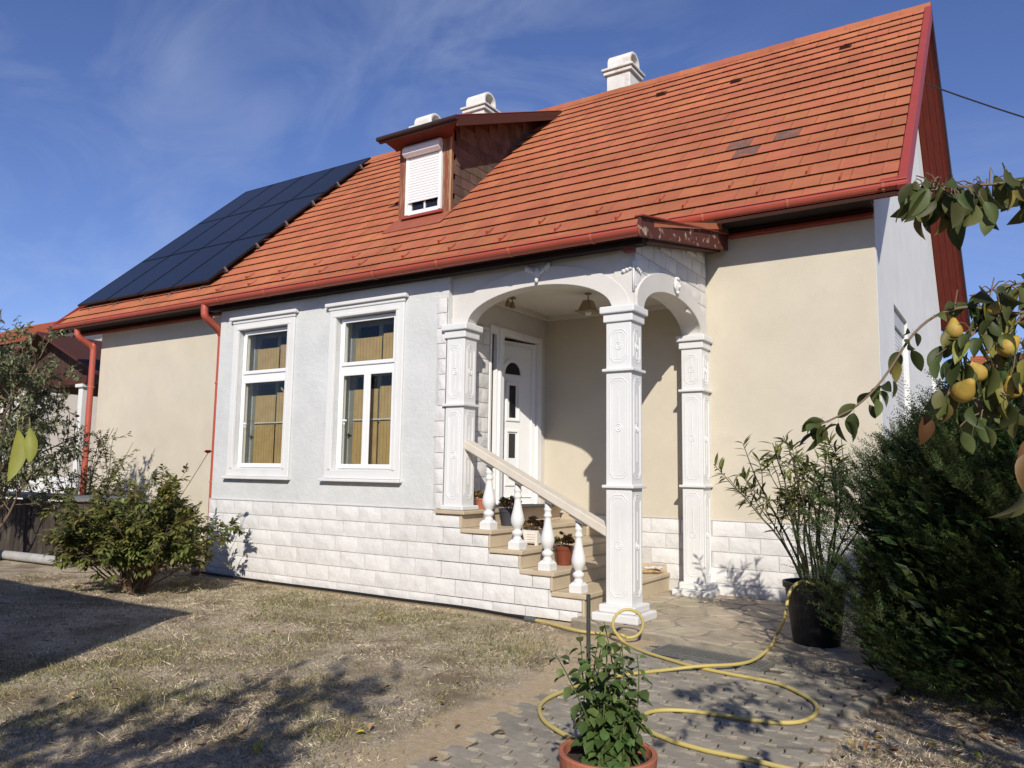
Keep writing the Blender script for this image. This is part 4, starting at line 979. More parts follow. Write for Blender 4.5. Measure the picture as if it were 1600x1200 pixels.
# ------------------------------------------------------------------ rose bush in front of the corner
def rose_bush(c, H_, spread, nst, label, blooms, leafn, size, seed, lowbare=.28):
    random.seed(seed); rb = empty('rose_bush', c, label, 'rose bush'); c = Vector(c)
    mb = MB(); P = []; D = []
    for i in range(nst):
        az = random.uniform(0, 6.28); tilt = random.uniform(.05, 1) ** .8*spread
        d = Vector((math.cos(az)*tilt, math.sin(az)*tilt, 1)); L_ = H_*random.uniform(.62, 1.08)
        st = limb(Vector((random.uniform(-.12, .12), random.uniform(-.12, .12), 0)), d, L_, .11, 8, .015)
        mb.tube(st, [random.uniform(.006, .013)*(1-.6*k/8) for k in range(9)], 5)
        for k in range(7):
            p, dd = lerp_path(st, random.uniform(.3, .98)); q = limb(p, dd+Vector(ivec(1)[0])*.9, random.uniform(.15, .42), .15, 4)
            mb.tube(q, [.004, .0035, .003, .0025, .002], 4)
            for _ in range(leafn):
                p2, d2 = lerp_path(q, random.random())
                if p2.z < H_*lowbare and random.random() < .9: continue
                base = (d2+Vector(ivec(1)[0])*1.0); base.z -= .2; base = base.normalized(); side = base.cross(Vector((0, 0, 1))).normalized()
                for s_, off in ((0, .07), (1, .045), (-1, .045), (1, .015), (-1, .015)):
                    P.append(p2+base*off); D.append((base+side*s_*1.1+Vector((0, 0, random.uniform(-.5, .2)))))
    mb.build('stems', m_twig, rb)
    P = np.array([tuple(p) for p in P]); D = np.array([tuple(d) for d in D])
    foliage('foliage', P, D, rng.uniform(.7, 1.2, len(P))*size, LT, m_rleaf, rb)
    for b in blooms:
        f = MB(); b = Vector(b)-c
        for k in range(3):
            for j in range(6):
                a = j*1.05+k*.5; r_ = .012+.012*k
                q = Vector((math.cos(a), math.sin(a), .0)); s_ = Vector((-math.sin(a), math.cos(a), 0))*.02
                f.add([b+q*r_*.3-s_*.5, b+q*r_*.3+s_*.5, b+q*(r_+.012)+s_+Vector((0, 0, .035-.008*k)), b+q*(r_+.012)-s_+Vector((0, 0, .035-.008*k))], [(0, 1, 2, 3)])
        f.build('bloom', mat('red_petal', (.35, .012, .012), .6, rnd=.1), rb); MB().tube(catmull([(0, 0, .35), (b.x*.6, b.y*.6, b.z*.6+.1), b], 6), .004, 5).build('flower_stalk', m_twig, rb)
    return rb
rose_bush((-4.88, -1.45, 0), 1.24, 1.28, 60, 'dense green rose bush with bare lower canes by the white wall corner', [on(325, 708, 'y', -1.1)], 11, .066, 3)
rose_bush((-10.0, .75, 0), 2.0, .7, 26, 'tall rose bush with red blooms behind the fruit tree', [on(120, 652, 'y', .3), on(116, 668, 'y', .3), on(72, 612, 'y', .5)], 4, .055, 9)

# ------------------------------------------------------------------ trees
def tree(name, base, trunk_h, H_, rad, nl, label, lm, size, seed, group=None, leafn=7, twn=7, r0=.08, template=LT, cen=None, upright=.35, cat='tree', leafdroop=-.25):
    random.seed(seed); T_ = empty(name, base, label, cat, group); mb = MB(); P = []; D = []
    tr = limb((0, 0, -.05), (random.uniform(-.1, .1), random.uniform(-.1, .1), 1), trunk_h+(H_-trunk_h)*.6, .05, 8); k = len(tr)
    t_ = MB().tube(tr, [r0*(1-.75*i/(k-1)) for i in range(k)], 10).build('trunk', m_bark, T_, smooth=True)
    t0 = trunk_h/(trunk_h+(H_-trunk_h)*.6)
    for i in range(nl):
        p, d = lerp_path(tr, min(.99, t0+(1-t0)*(i+.5)/nl)); az = i*2.4+random.uniform(-.4, .4)
        L_ = rad*random.uniform(.75, 1.15); lb = limb(p, (math.cos(az), math.sin(az), upright+random.uniform(-.1, .4)), L_, .13, 6, .03)
        mb.tube(lb, [r0*.42*(1-.75*q/6) for q in range(7)], 6)
        for j in range(twn):
            p1, d1 = lerp_path(lb, random.uniform(.25, 1)); tw = limb(p1, d1*.7+Vector(ivec(1)[0])*.9+Vector((0, 0, .25)), rad*random.uniform(.3, .55), .17, 5, .02)
            mb.tube(tw, [r0*.14*(1-.7*q/5) for q in range(6)], 5)
            for _ in range(4):
                p2, d2 = lerp_path(tw, random.uniform(.15, 1)); sp = limb(p2, d2+Vector(ivec(1)[0])*.9, rad*random.uniform(.12, .3), .15, 3)
                mb.tube(sp, [.005, .004, .003, .002], 4)
                for _ in range(leafn):
                    p3, d3 = lerp_path(sp, random.random()); dd = d3*.4+Vector(ivec(1)[0])+Vector((0, 0, leafdroop)); P.append(tuple(p3)); D.append(tuple(dd))
    mb.build('branches', m_twig, T_)
    cr = foliage('crown', np.array(P), np.array(D), rng.uniform(.7, 1.25, len(P))*size, template, lm, T_)
    return T_
NARROW = leaf_template(.38, .2, .15, 3)
tree('fruit_tree', (-9.05, -1.05, 0), .4, 3.9, 1.2, 19, 'small fruit tree with grey-green leaves left of the rose bush', m_fleaf, .078, 21, leafn=19, twn=10, r0=.06, template=NARROW, upright=.8)
tree('shade_tree', (2.5, -8.45, 0), 1.3, 4.2, 1.2, 12, 'small leafy tree standing in the lawn behind the path', m_fleaf, .075, 5, leafn=20, twn=9, r0=.05)
pear = tree('pear_tree', (5.75, -5.1, 0), 1.3, 4.3, 1.55, 12, 'pear tree with ripe yellow pears over the clipped yew', m_pleaf, .08, 11, leafn=6, twn=8, r0=.08)
# hanging branches of the pear tree that reach in front of the house (leaves and pears one by one)
pc = Vector((5.75, -5.1, 0)); random.seed(4)
def pleaf_mesh(w_, fold, curl, m_):
    v, f = leaf_template(w_, fold, curl, 7, 1.05, .72); me = bpy.data.meshes.new('leaf'); me.from_pydata([(x*.96+.04, y, z) for x, y, z in v]+[(-.25, -.008, .0), (-.25, .008, 0), (.05, .008, 0), (.05, -.008, 0)], [], f+[(24, 25, 26, 27)]); me.materials.append(m_)
    me.polygons.foreach_set('use_smooth', [True]*len(me.polygons)); me.update(); return me
PLM = [pleaf_mesh(random.uniform(.48, .62), random.uniform(.15, .5), random.uniform(.1, .6), m_pleaf) for _ in range(6)]+[pleaf_mesh(.5, .4, .4, m_pleaf2) for _ in range(2)]
def put_leaf(pos, d, size, parent, c, ms):
    d = Vector(d).normalized(); up = Vector((0, 0, 1))+Vector(ivec(1)[0])*.9
    y = up.cross(d).normalized(); z = d.cross(y); M_ = Matrix((d*size, y*size, z*size)).transposed().to_4x4(); M_.translation = pos+d*size*.25-c
    obj('leaf', random.choice(ms), parent, matrix=M_)
def rp(p):   # world point -> (px,py,depth)
    v = p-CAM; d = v.dot(_F); return (800+v.dot(_R)/d*FPX, 600-v.dot(_U)/d*FPX, d)
def pear_branch(px, r0, r1, nleaf, jit, size=.075, droop=.9, yellow=.2):
    pts = catmull(([pc+Vector((-.05, .03, 1.9)), pc+Vector((-.45, .25, 2.0))] if px[0][0] > 1690 else [])+[dep(x, y, d) for x, y, d in px], 5)
    nv = [p for p in pts if (p-CAM).dot(_F) > .5 and 1250 < rp(p)[0] < 1680]
    MB().tube([p-pc for p in pts], [r0+(r1-r0)*i/(len(pts)-1) for i in range(len(pts))], 7).build('branch', m_twig, pear, smooth=True)
    for i in range(nleaf):
        t = random.random()**.9; p, d = lerp_path(nv, t); o = Vector(ivec(1)[0])*jit*random.random()
        if jit > .03 and o.length > .02: MB().tube([p-pc, p+o*.6-pc+Vector((0, 0, .008)), p+o-pc], [.0022, .0018, .0014], 4).build('twig', m_twig, pear)
        ms = PLM[6:] if random.random() < yellow else PLM[:6]
        put_leaf(p+o, d*.35+Vector(ivec(1)[0])*.8+Vector((0, 0, -droop)), size*random.uniform(.7, 1.15), pear, pc, ms)
trunk_pt = pc+Vector((-.3, -.2, 2.6))
pear_branch([(1830, 360, 2.2), (1720, 300, 2.1), (1620, 282, 2.0), (1550, 288, 1.95), (1490, 292, 1.9), (1448, 298, 1.9)], .006, .002, 72, .07, .074, 1.3, .12)
pear_branch([(1850, 420, 2.2), (1700, 478, 2.1), (1600, 488, 2.05), (1570, 491, 2.0), (1515, 480, 2.0), (1465, 492, 1.95), (1425, 525, 1.9), (1380, 592, 1.85), (1340, 633, 1.82), (1298, 656, 1.8), (1276, 664, 1.8)], .006, .0018, 46, .022, .052, .5, .15)
pear_branch([(1572, 491, 2.0), (1545, 505, 2.0), (1520, 522, 1.98), (1500, 545, 1.97), (1488, 580, 1.97), (1480, 620, 1.97)], .004, .002, 44, .08, .07, .9, .22)
pear_branch([(1600, 490, 2.05), (1575, 525, 2.02), (1560, 560, 2.02), (1545, 600, 2.02), (1535, 650, 2.02)], .004, .002, 34, .08, .07, .9, .2)
pear_branch([(1700, 430, 2.1), (1640, 430, 2.05), (1600, 441, 2.05), (1553, 453, 2.0), (1515, 462, 2.0)], .005, .002, 26, .06, .07, .9, .3)
pear_branch([(1720, 560, 2.0), (1650, 560, 2.0), (1610, 590, 2.0), (1595, 640, 1.98)], .005, .002, 16, .05, .075, .9, .2)
pear_branch([(1760, 640, 1.7), (1680, 660, 1.65), (1615, 690, 1.6), (1600, 760, 1.6)], .005, .002, 12, .03, .085, .9, .7)
pprof = [(.001, 0), (.012, .001), (.024, .008), (.030, .020), (.031, .032), (.027, .046), (.019, .060), (.013, .072), (.008, .080), (.001, .082)]
pearm = MB().lathe(pprof, n=16).mesh('pear', mat('pear_skin', (.40, .27, .05), .6, .2, 60, col2=(.34, .14, .04), cs=14, c2=(.5, .7), col3=(.30, .27, .06), c3s=25, c3=(.5, .7), spec=.4), True)
for x, y, sc, ti in ((1491, 530, .92, 0), (1563, 553, 1.05, .8), (1534, 592, 1.05, .9), (1496, 622, 1.2, 1.0), (1584, 622, .95, .2), (1548, 492, .7, .6), (1608, 548, .9, .3)):
    p = dep(x, y, 1.98)-pc; o = obj('pear', pearm, pear, loc=p, rot=(ti*.9, ti*.5, random.uniform(0, 6)), scale=(sc*.74, sc*.74, sc*.74))
    MB().tube([p+Vector((0, 0, .07*sc)), p+Vector((.004, .0, .09*sc)), p+Vector((.012, .01, .14*sc))], .0016, 4).build('stalk', m_twig, pear)
# low twig of the shade tree beside the camera
st = bpy.data.objects['shade_tree']; sc_ = Vector((2.5, -8.45, 0))
tp = catmull([(2.85, -8.2, 2.3), (2.5, -7.6, 2.15), dep(-190, 520, 1.25), dep(-60, 590, 1.25), dep(10, 625, 1.25)], 4)
MB().tube([p-sc_ for p in tp], [.005-.0035*i/(len(tp)-1) for i in range(len(tp))], 6).build('branch', m_twig, st, smooth=True)
YL = [pleaf_mesh(.32, .3, .25, leafm('yellow_green_leaf', (.34, .34, .07), (.25, .28, .06), .5, .2))]
for x, y, d, s_ in ((8, 626, (-.9, -.2, .05), .05), (28, 648, (.03, .05, -1), .085), (46, 652, (.15, .05, -1), .06), (-20, 612, (-.4, .1, -1), .08), (-60, 598, (.2, .1, -1), .08)):
    random.seed(x); put_leaf(dep(x, y, 1.25), d, s_, st, sc_, YL)

# ------------------------------------------------------------------ yew
def yew():
    random.seed(2); c = np.array([4.16, -.38, 0]); Yw = empty('yew_shrub', tuple(c), 'large dark green yew shrub beside the potted oleander', 'shrub')
    n = 15000; P0 = []; D0 = []; L0 = []
    while len(P0) < n:
        z = rng.uniform(.06, 2.08); az = rng.uniform(2.0, 5.7) if rng.random() < .8 else rng.uniform(-.6, 2.0); f = math.sqrt(max(.02, 1-((max(z, .9)-.9)/1.24)**2))*(.86+.14*min(1, z/.5))
        lump = 1+.13*math.sin(az*5+z*4)+.11*math.sin(az*9+z*9+1)+.05*math.sin(az*17+z*13)
        r_ = (.62+.38*rng.random()**.6)*f*lump
        p = np.array([math.cos(az)*1.68*r_, math.sin(az)*1.16*r_, z])
        d = np.array([math.cos(az)*.9, math.sin(az)*.9, .35+.45*z])+rng.normal(size=3)*.33
        P0.append(p); D0.append(d/np.linalg.norm(d)); L0.append(rng.uniform(.10, .22)*(1.5 if rng.random() < .05 else 1))
    # long leader shoots at the top left
    for k in range(70):
        a = rng.uniform(2.2, 4.6); p = np.array([math.cos(a)*rng.uniform(.3, 1.35), math.sin(a)*rng.uniform(.2, .8), 0]); p[2] = .9+1.16*math.sqrt(max(.05, 1-(p[0]/1.62)**2-(p[1]/1.18)**2))-.02
        d = np.array([p[0]*.35-.12, p[1]*.3, 1.0])+rng.normal(size=3)*.15; P0.append(p); D0.append(d/np.linalg.norm(d)); L0.append(rng.uniform(.22, .42))
    P0 = np.array(P0); D0 = np.array(D0); L0 = np.array(L0)
    # stems as slim triangles strips, needles as two-sided single triangles
    q = [(0, -.5, 0), (1, 0, 0), (0, .5, 0)]; up = np.array([0, 0, 1.])+ivec(len(P0))*.5
    join_pieces('shoots', q, [(0, 1, 2)], frames(P0, D0, up, L0, np.full(len(P0), .006), np.full(len(P0), 1.)), mat('yew_shoot', (.06, .06, .025), .8), Yw, 'stuff')
    K = 30; t = np.tile(np.linspace(.08, 1, K), (len(P0), 1))+rng.uniform(-.02, .02, (len(P0), K))
    y = np.cross(up, D0); y /= np.linalg.norm(y, axis=1, keepdims=True)
    zv = np.cross(D0, y)
    sg = np.where(np.arange(K) % 2, 1., -1.)[None, :]
    pos = P0[:, None]+D0[:, None]*(t*L0[:, None])[..., None]
    dr = D0[:, None]*.55+y[:, None]*sg[..., None]+zv[:, None]*rng.uniform(-.35, .6, (len(P0), K))[..., None]
    ln = rng.uniform(.024, .038, (len(P0), K))*np.clip(1.25-t*.55, .4, 1)
    pos = pos.reshape(-1, 3); dr = dr.reshape(-1, 3); ln = ln.ravel()
    upn = np.repeat(zv, K, 0)+ivec(len(pos))*.3
    rv = np.repeat(rng.random(len(P0)), K)
    join_pieces('foliage', [(0, 0, 0), (.5, -.5, 0), (1, 0, 0), (.5, .5, 0)], [(0, 1, 2, 3)], frames(pos, dr, upn, ln, np.full(len(pos), .0068), np.full(len(pos), 1.)), m_yew, Yw, 'stuff', rnd=rv)
    mb = MB()
    for k in range(14):
        az = k*.9; mb.tube(limb((random.uniform(-.3, .3), random.uniform(-.2, .2), -.03), (math.cos(az)*.8, math.sin(az)*.6, 1), random.uniform(1.1, 1.6), .08, 7), [.03-.0035*i for i in range(8)], 6)
    mb.build('stems', m_bark, Yw)
    q = rng.random((20000, 3)); zz = .08+1.75*q[:, 0]; aa = q[:, 1]*6.283; ff = np.sqrt(np.maximum(.02, 1-((np.maximum(zz, .9)-.9)/1.1)**2))*(.3+.68*q[:, 2]**.5)
    pp = np.stack([np.cos(aa)*1.62*ff, np.sin(aa)*1.1*ff, zz], 1)
    foliage('inner_sprays', pp, np.stack([np.cos(aa), np.sin(aa), np.full(len(aa), .6)], 1)+ivec(len(aa))*.5, rng.uniform(.09, .15, len(aa)), leaf_template(.32, .1, .1, 2), m_yew, Yw, upj=1.0)
yew()

# ------------------------------------------------------------------ potted oleander
oc = Vector((2.10, .10, .066))
ol_ = empty('potted_oleander', oc, 'oleander growing in a big black plastic pot on the patio', 'potted plant')
MB().lathe([(.001, 0), (.175, 0), (.18, .004), (.232, .43), (.25, .435), (.252, .48), (.235, .48), (.225, .44), (.001, .43)], n=32).build('pot', m_black, ol_, smooth=False)
MB().lathe([(.001, .437), (.222, .436)], n=24).build('soil', m_soil, ol_)
random.seed(14); mb = MB(); P = []; D = []
for i in range(17):
    az = i*2.4; tl = random.uniform(.08, .62); s_ = limb((math.cos(az)*.08, math.sin(az)*.08, .42), (math.cos(az)*tl-.10, math.sin(az)*tl*.7, 1), random.uniform(.65, 1.32), .09, 8, .02)
    mb.tube(s_, [.012-.0011*k for k in range(9)], 6)
    ends = [s_]
    for k in range(3):
        p, d = lerp_path(s_, random.uniform(.4, .9)); b = limb(p, d+Vector(ivec(1)[0])*.7+Vector((0, 0, .3)), random.uniform(.18, .4), .1, 5, .03); mb.tube(b, [.005, .0045, .004, .0035, .003, .002], 5); ends.append(b)
    for e in ends:
        for k in range(15):
            t = 1-random.random()**1.6*.5; p, d = lerp_path(e, min(t, .999)); a = random.uniform(0, 6.28); o = d.orthogonal().normalized(); o.rotate(Matrix.Rotation(a, 3, d)); P.append(tuple(p)); D.append(tuple(d*(.5+.6*(t-.5))+o))
mb.build('stems', mat('oleander_stem', (.10, .085, .06), .85, .2), ol_, smooth=True)
foliage('foliage', np.array(P), np.array(D), rng.uniform(.085, .14, len(P)), leaf_template(.19, .2, .25, 4), m_ole, ol_)

# ------------------------------------------------------------------ foreground pot with leafy plant and stake
fp = on(928, 1178, 'z', .30); fc = Vector((fp.x+.03, fp.y+.06, .012))
fg = empty('potted_plant', fc, 'bushy green leafy plant with dark stake in a terracotta pot on the pavers', 'potted plant')
MB().lathe([(.001, 0), (.13, 0), (.135, .005), (.175, .22), (.19, .222), (.197, .285), (.192, .29), (.176, .288), (.17, .235), (.001, .235)], n=40).build('pot', m_terra, fg)
MB().lathe([(.001, .255), (.172, .25)], n=24).build('soil', m_soil, fg)
sp = on(920, 1070, 'y', fc.y+.05)
MB().tube([(sp.x-fc.x, .05, .2), (sp.x-fc.x-.003, .05, .88)], .009, 8).build('stake', mat('dark_stake', (.05, .05, .045), .7, .2), fg)
random.seed(31)
GLM = []
for q in range(5):
    v, f = leaf_template(random.uniform(.62, .78), random.uniform(.1, .35), random.uniform(.15, .5), 6, .92, .85); v = [(x, y*(1+.12*math.sin(x*22)), z) for x, y, z in v]
    me = bpy.data.meshes.new('leaf'); me.from_pydata(v, [], f); me.materials.append(m_mint); me.polygons.foreach_set('use_smooth', [True]*len(me.polygons)); me.update(); GLM.append(me)
mb = MB()
for i in range(38):
    az = i*2.4; r_ = .02+.035*(i % 3)
    hgt = random.uniform(.14, .54)*(1.0 if i % 2 else .85)
    s_ = limb((math.cos(az)*r_, math.sin(az)*r_, .25), (math.cos(az)*.08, math.sin(az)*.08, 1), hgt, .10, 6, .03); mb.tube(s_, [.004, .004, .0035, .003, .003, .0025, .002], 5)
    nn = int(hgt/.043)
    for k in range(nn+1):
        t = (k+.6)/(nn+1); p, d = lerp_path(s_, min(t, .999)); a = k*1.57+i
        for sg_ in (0, math.pi):
            o = d.orthogonal().normalized(); o.rotate(Matrix.Rotation(a+sg_, 3, d)); L_ = random.uniform(.045, .07)*(1 if t < .85 else .7)
            dd = (o+d*random.uniform(-.25, .25)+Vector((0, 0, -.28))).normalized(); y = (Vector((0, 0, 1))+Vector(ivec(1)[0])*.35).cross(dd).normalized(); z = dd.cross(y)
            M_ = Matrix((dd*L_, y*L_, z*L_)).transposed().to_4x4(); M_.translation = p+o*.012; obj('leaf', random.choice(GLM), fg, matrix=M_)
mb.build('stems', mat('green_stem', (.09, .12, .04), .7), fg)

# ------------------------------------------------------------------ pots on the stairs
def stair_pot(px, py, z, r, h, m_, label, seed, square=False, ph=.10):
    random.seed(seed); p = on(px, py, 'z', z); c = Vector((p.x, p.y+r*.9, z+.001))
    if seed == 1: c = Vector((-1.44, .42, z+.001))
    o = empty('potted_succulent', c, label, 'potted plant')
    if square:
        mb = MB().hexa([(-r*.8, -r*.8, .02), (r*.8, -r*.8, .02), (r*.8, r*.8, .02), (-r*.8, r*.8, .02)], [(-r, -r, h), (r, -r, h), (r, r, h), (-r, r, h)])
        mb.build('pot', m_, o)
        for a, b in ((-1, -1), (1, -1), (1, 1), (-1, 1)): MB().hexa([(a*r*.8-.014, b*r*.8-.014, 0), (a*r*.8+.014, b*r*.8-.014, 0), (a*r*.8+.014, b*r*.8+.014, 0), (a*r*.8-.014, b*r*.8+.014, 0)], [(a*r-.014, b*r-.014, h+.004), (a*r+.014, b*r-.014, h+.004), (a*r+.014, b*r+.014, h+.004), (a*r-.014, b*r+.014, h+.004)]).build('corner_rib', m_, o)
        for k in range(4):
            zz = .035+k*(h-.05)/4; f = .8+.2*zz/h; MB().box(-r*f+.012, r*f-.012, -r*f-.006, -r*f+.002, zz, zz+.012).build('slat', m_, o)
    else: MB().lathe([(.001, 0), (r*.72, 0), (r*.74, .004), (r*.93, h*.78), (r, h*.79), (r*1.02, h), (r*.94, h), (r*.9, h*.9), (.001, h*.9)], n=24).build('pot', m_, o)
    MB().lathe([(.001, h*.92), (r*.9, h*.915)], n=16).build('soil', m_soil, o)
    P = []; D = []
    for k in range(26):
        a = random.uniform(0, 6.28); rr_ = r*random.random()**.5*1.05; cc = np.array([math.cos(a)*rr_*1.2, math.sin(a)*rr_*1.2, h+ph*random.uniform(.15, 1.1)*(1-.5*(rr_/r)**2)])
        for j in range(14): 
            d = ivec(1)[0]; d[2] = abs(d[2])*.8; P.append(cc); D.append(d)
    foliage('rosettes', np.array(P), np.array(D), rng.uniform(.035, .055, len(P)), leaf_template(.5, .35, -.2, 3), m_succ, o)
    st = MB()
    for k in range(8): a = k*.8; st.tube([(math.cos(a)*r*.3, math.sin(a)*r*.3, h*.9), (math.cos(a)*r*.6, math.sin(a)*r*.6, h+ph*.5)], .005, 4)
    st.build('stems', m_twig, o)
stair_pot(750, 799, .985, .075, .12, m_terra, 'small terracotta pot with succulent on the porch landing', 1, ph=.06)
stair_pot(787, 822, .805, .105, .185, mat('dark_grey_pot', (.045, .045, .055), .5), 'dark grey pot with succulent on the second step from the landing', 2, ph=.12)
stair_pot(829, 852, .625, .085, .155, mat('white_plastic', (.72, .68, .62), .5), 'square white slatted pot with succulent on the middle step', 3, True, .12)
stair_pot(875, 884, .445, .098, .195, mat('glazed_brown', (.17, .045, .022), .3, .15, spec=.5), 'glazed reddish brown pot with succulent on the second step', 4, ph=.11)

# work gloves on the lowest step
for gi, (px, py, rz, lab, m_) in enumerate(((1030, 892, .5, 'tan work glove lying under the white one on the lowest step', mat('tan_cloth', (.42, .28, .13), .95, .2, 20, bump=.4)), (1034, 886, .3, 'white patterned work glove lying on the tan one', mat('white_cloth', (.6, .57, .52), .95, .1, 20, col2=(.12, .13, .12), cs=40, c2=(.56, .62), bump=.4)))):
    p = on(px, py, 'z', .27); mb = MB(); z0 = .022+gi*.04
    blob(mb, (0, 0, z0), (.075, .05, .022), 10, 7)
    blob(mb, (-.08, .0, z0), (.05, .045, .018), 10, 6)
    for k, yy in enumerate((-.036, -.012, .012, .034)): mb.tube(catmull([(.05, yy, z0), (.09, yy*1.25, z0+.006), (.125-.01*abs(k-1.5), yy*1.5, z0-.004)], 3), .012, 7)
    mb.tube([(.0, -.04, z0), (.035, -.075, z0+.004), (.06, -.085, z0-.004)], .012, 7)
    o = mb.build('work_glove', m_, smooth=True); o.location = (-.06+gi*.02, 1.86+gi*.02, .2655); o.rotation_euler = (0, 0, rz+.4); tag(o, lab, 'glove')

# ------------------------------------------------------------------ porch lantern and spotlight
lp = on(919, 482, 'y', 1.1); lt = empty('porch_lantern', (lp.x, lp.y, 3.43), 'brass coloured pyramid lantern hanging from the porch ceiling', 'lantern')
mbr = mat('aged_brass', (.30, .24, .16), .45, .15, metal=.4)
lz = lp.z-3.43
MB().tube([(0, 0, -.0), (0, 0, lz+.09)], .008, 6).lathe([(.001, -.001), (.04, -.001), (.04, -.015), (.001, -.02)], n=12).build('rod', mbr, lt)
MB().add([(-.045, -.045, lz+.09), (.045, -.045, lz+.09), (.045, .045, lz+.09), (-.045, .045, lz+.09), (-.085, -.085, lz-.03), (.085, -.085, lz-.03), (.085, .085, lz-.03), (-.085, .085, lz-.03)], [(0, 1, 2, 3), (0, 4, 5, 1), (1, 5, 6, 2), (2, 6, 7, 3), (3, 7, 4, 0)]).build('lamp_shade', mbr, lt)
MB().box(-.11, .11, -.11, .11, lz-.045, lz-.031).build('brim', mbr, lt); MB().lathe([(.001, lz-.08), (.03, lz-.07), (.04, lz-.046), (.001, lz-.0455)], n=12).build('bulb', mat('frosted_glass', (.75, .74, .70), .4), lt)
q = on(797, 476, 'x', -1.35); sl = empty('ceiling_spotlight', (q.x, q.y, 3.43), 'small two-headed spotlight under the porch ceiling', 'lamp')
MB().box(-.03, .03, -.08, .08, -.025, -.0).build('bracket', mbr, sl)
for s_ in (-1, 1): MB().tube([(0, .05*s_, -.02), (0, .05*s_, -.06)], .006, 6).lathe([(.001, -.06), (.02, -.06), (.034, -.13), (.03, -.128), (.001, -.11)], (0, .05*s_, 0), 12).build('spot_head', mbr, sl)

# ------------------------------------------------------------------ hoses, drain, small things
def hz(p): return Vector((p[0], p[1], p[2]))
def ground_pts(L_, z): return [on(x, y, 'z', z) for x, y in L_]
m_hose = mat('yellow_hose', (.50, .40, .13), .5, .08, 8, col2=(.42, .35, .13), cs=4, c2=(.45, .7), spec=.4)
c0 = on(985, 968, 'z', .15)
A = ground_pts([(829, 968), (850, 972), (900, 985), (940, 990)], .02)
lc = on(983, 974, 'z', .16); rr_ = .115
B = []
for t in np.linspace(-2.2, 3.75, 15): B.append(lc+_r*math.cos(t)*rr_*1.05+Vector((0, 0, 1))*math.sin(t)*rr_+Vector((0, -.035, 0))*((t+2.2)/6))
B = [Vector((b.x, b.y, max(b.z, .03))) for b in B]
Cc = ground_pts([(975, 1003), (1000, 1016), (1050, 1032), (1090, 1043), (1150, 1055), (1215, 1068), (1262, 1090), (1277, 1106), (1268, 1121), (1240, 1129), (1190, 1127), (1130, 1118), (1080, 1111), (1030, 1110), (1003, 1119), (1006, 1136), (1040, 1154), (1100, 1172), (1160, 1184), (1210, 1196), (1290, 1215)], .022)
h1_ = MB().tube(catmull(A+B+Cc, 5), .0125, 8).build('garden_hose', m_hose, smooth=True); tag(h1_, 'yellow garden hose looped at the porch column and snaking over the pavers', 'hose')
D_ = [oc+Vector((.02, -.12, .47)), oc+Vector((-.06, -.22, .50)), oc+Vector((-.13, -.30, .42)), oc+Vector((-.16, -.36, .22))]
E_ = [on(1214, 990, 'z', .10)]+ground_pts([(1205, 1009)], .085)+ground_pts([(1180, 1030), (1150, 1038), (1092, 1041)], .045)+ground_pts([(1040, 1047), (985, 1053), (930, 1062), (880, 1080), (852, 1094), (843, 1108), (850, 1126), (872, 1142), (900, 1156), (935, 1165)], .022)
h2_ = MB().tube(catmull(D_+E_, 5), .0125, 8).build('garden_hose', m_hose, smooth=True); tag(h2_, 'yellow garden hose hanging out of the black oleander pot', 'hose')
bpts = [(-5.6, -.06, .02), (-5.0, -.10, .02), (-4.0, -.12, .02), (-3.0, -.10, .02), (-2.0, -.11, .02), (-1.2, -.10, .02), on(826, 967, 'z', .02)]
bh = MB().tube(catmull(bpts, 6), .016, 8).build('irrigation_pipe', m_black, smooth=True); tag(bh, 'black pipe lying along the foot of the white plinth', 'pipe')
cp = on(830, 968, 'z', .022); dv = (A[1]-A[0]).normalized()
co = MB().tube([cp-dv*.07, cp-dv*.04], .026, 10).tube([cp-dv*.04, cp+dv*.02], .021, 10).tube([cp+dv*.02, cp+dv*.05], .025, 10).build('hose_coupling', mat('coupling_grey', (.10, .11, .11), .5)); tag(co, 'grey coupling joining the black pipe and yellow hose', 'hose coupling')
# drain grate in front of the slab
dg = empty('drain_grate', (1.5, -.68, .018), 'galvanised drain grate set in the pavers before the patio slab', 'drain grate'); dgm = mat('galvanised', (.16, .16, .15), .6, .2, 20, metal=.2)
dg.rotation_euler = (0, 0, R(-8))
mb = MB(); 
for a in (-.125, .125): mb.box(-.44, .44, a-.008, a+.008, -.02, .012)
for a in (-.432, .432): mb.box(a-.008, a+.008, -.1168, .1168, -.02, .0115)
mb.build('frame', dgm, dg)
mb = MB(); x = -.42
while x < .42: mb.box(x-.005, x+.005, -.1165, .1165, -.010, .008); x += .03
mb.build('bars', dgm, dg); MB().box(-.42, .42, -.112, .112, -.016, -.0105).build('sump', m_dark, dg)
# kerb stone at the path edge
kb = MB().box(-.05, .05, -.45, .45, -.05, .035).build('kerb_stone', m_slab, bevel=.01, seg=2); kb.location = (2.70, -1.12, 0); kb.rotation_euler = (0, 0, R(-9)); tag(kb, 'concrete edging stone between the pavers and the yew', 'kerb stone')
tn = on(305, 897, 'z', 0); t_ = empty('paint_tin', tn, 'rusty red tin standing at the corner of the white plinth', 'tin')
MB().lathe([(.001, 0), (.055, 0), (.055, .12), (.058, .124), (.055, .128), (.05, .126), (.001, .122)], n=18).build('can', mat('rusty_tin', (.16, .05, .04), .6, .3, 20), t_); MB().lathe([(.0555, .04), (.0565, .045), (.0565, .09), (.0555, .095)], n=18).build('label_band', mat('faded_label', (.35, .28, .24), .7, .2, 20), t_)

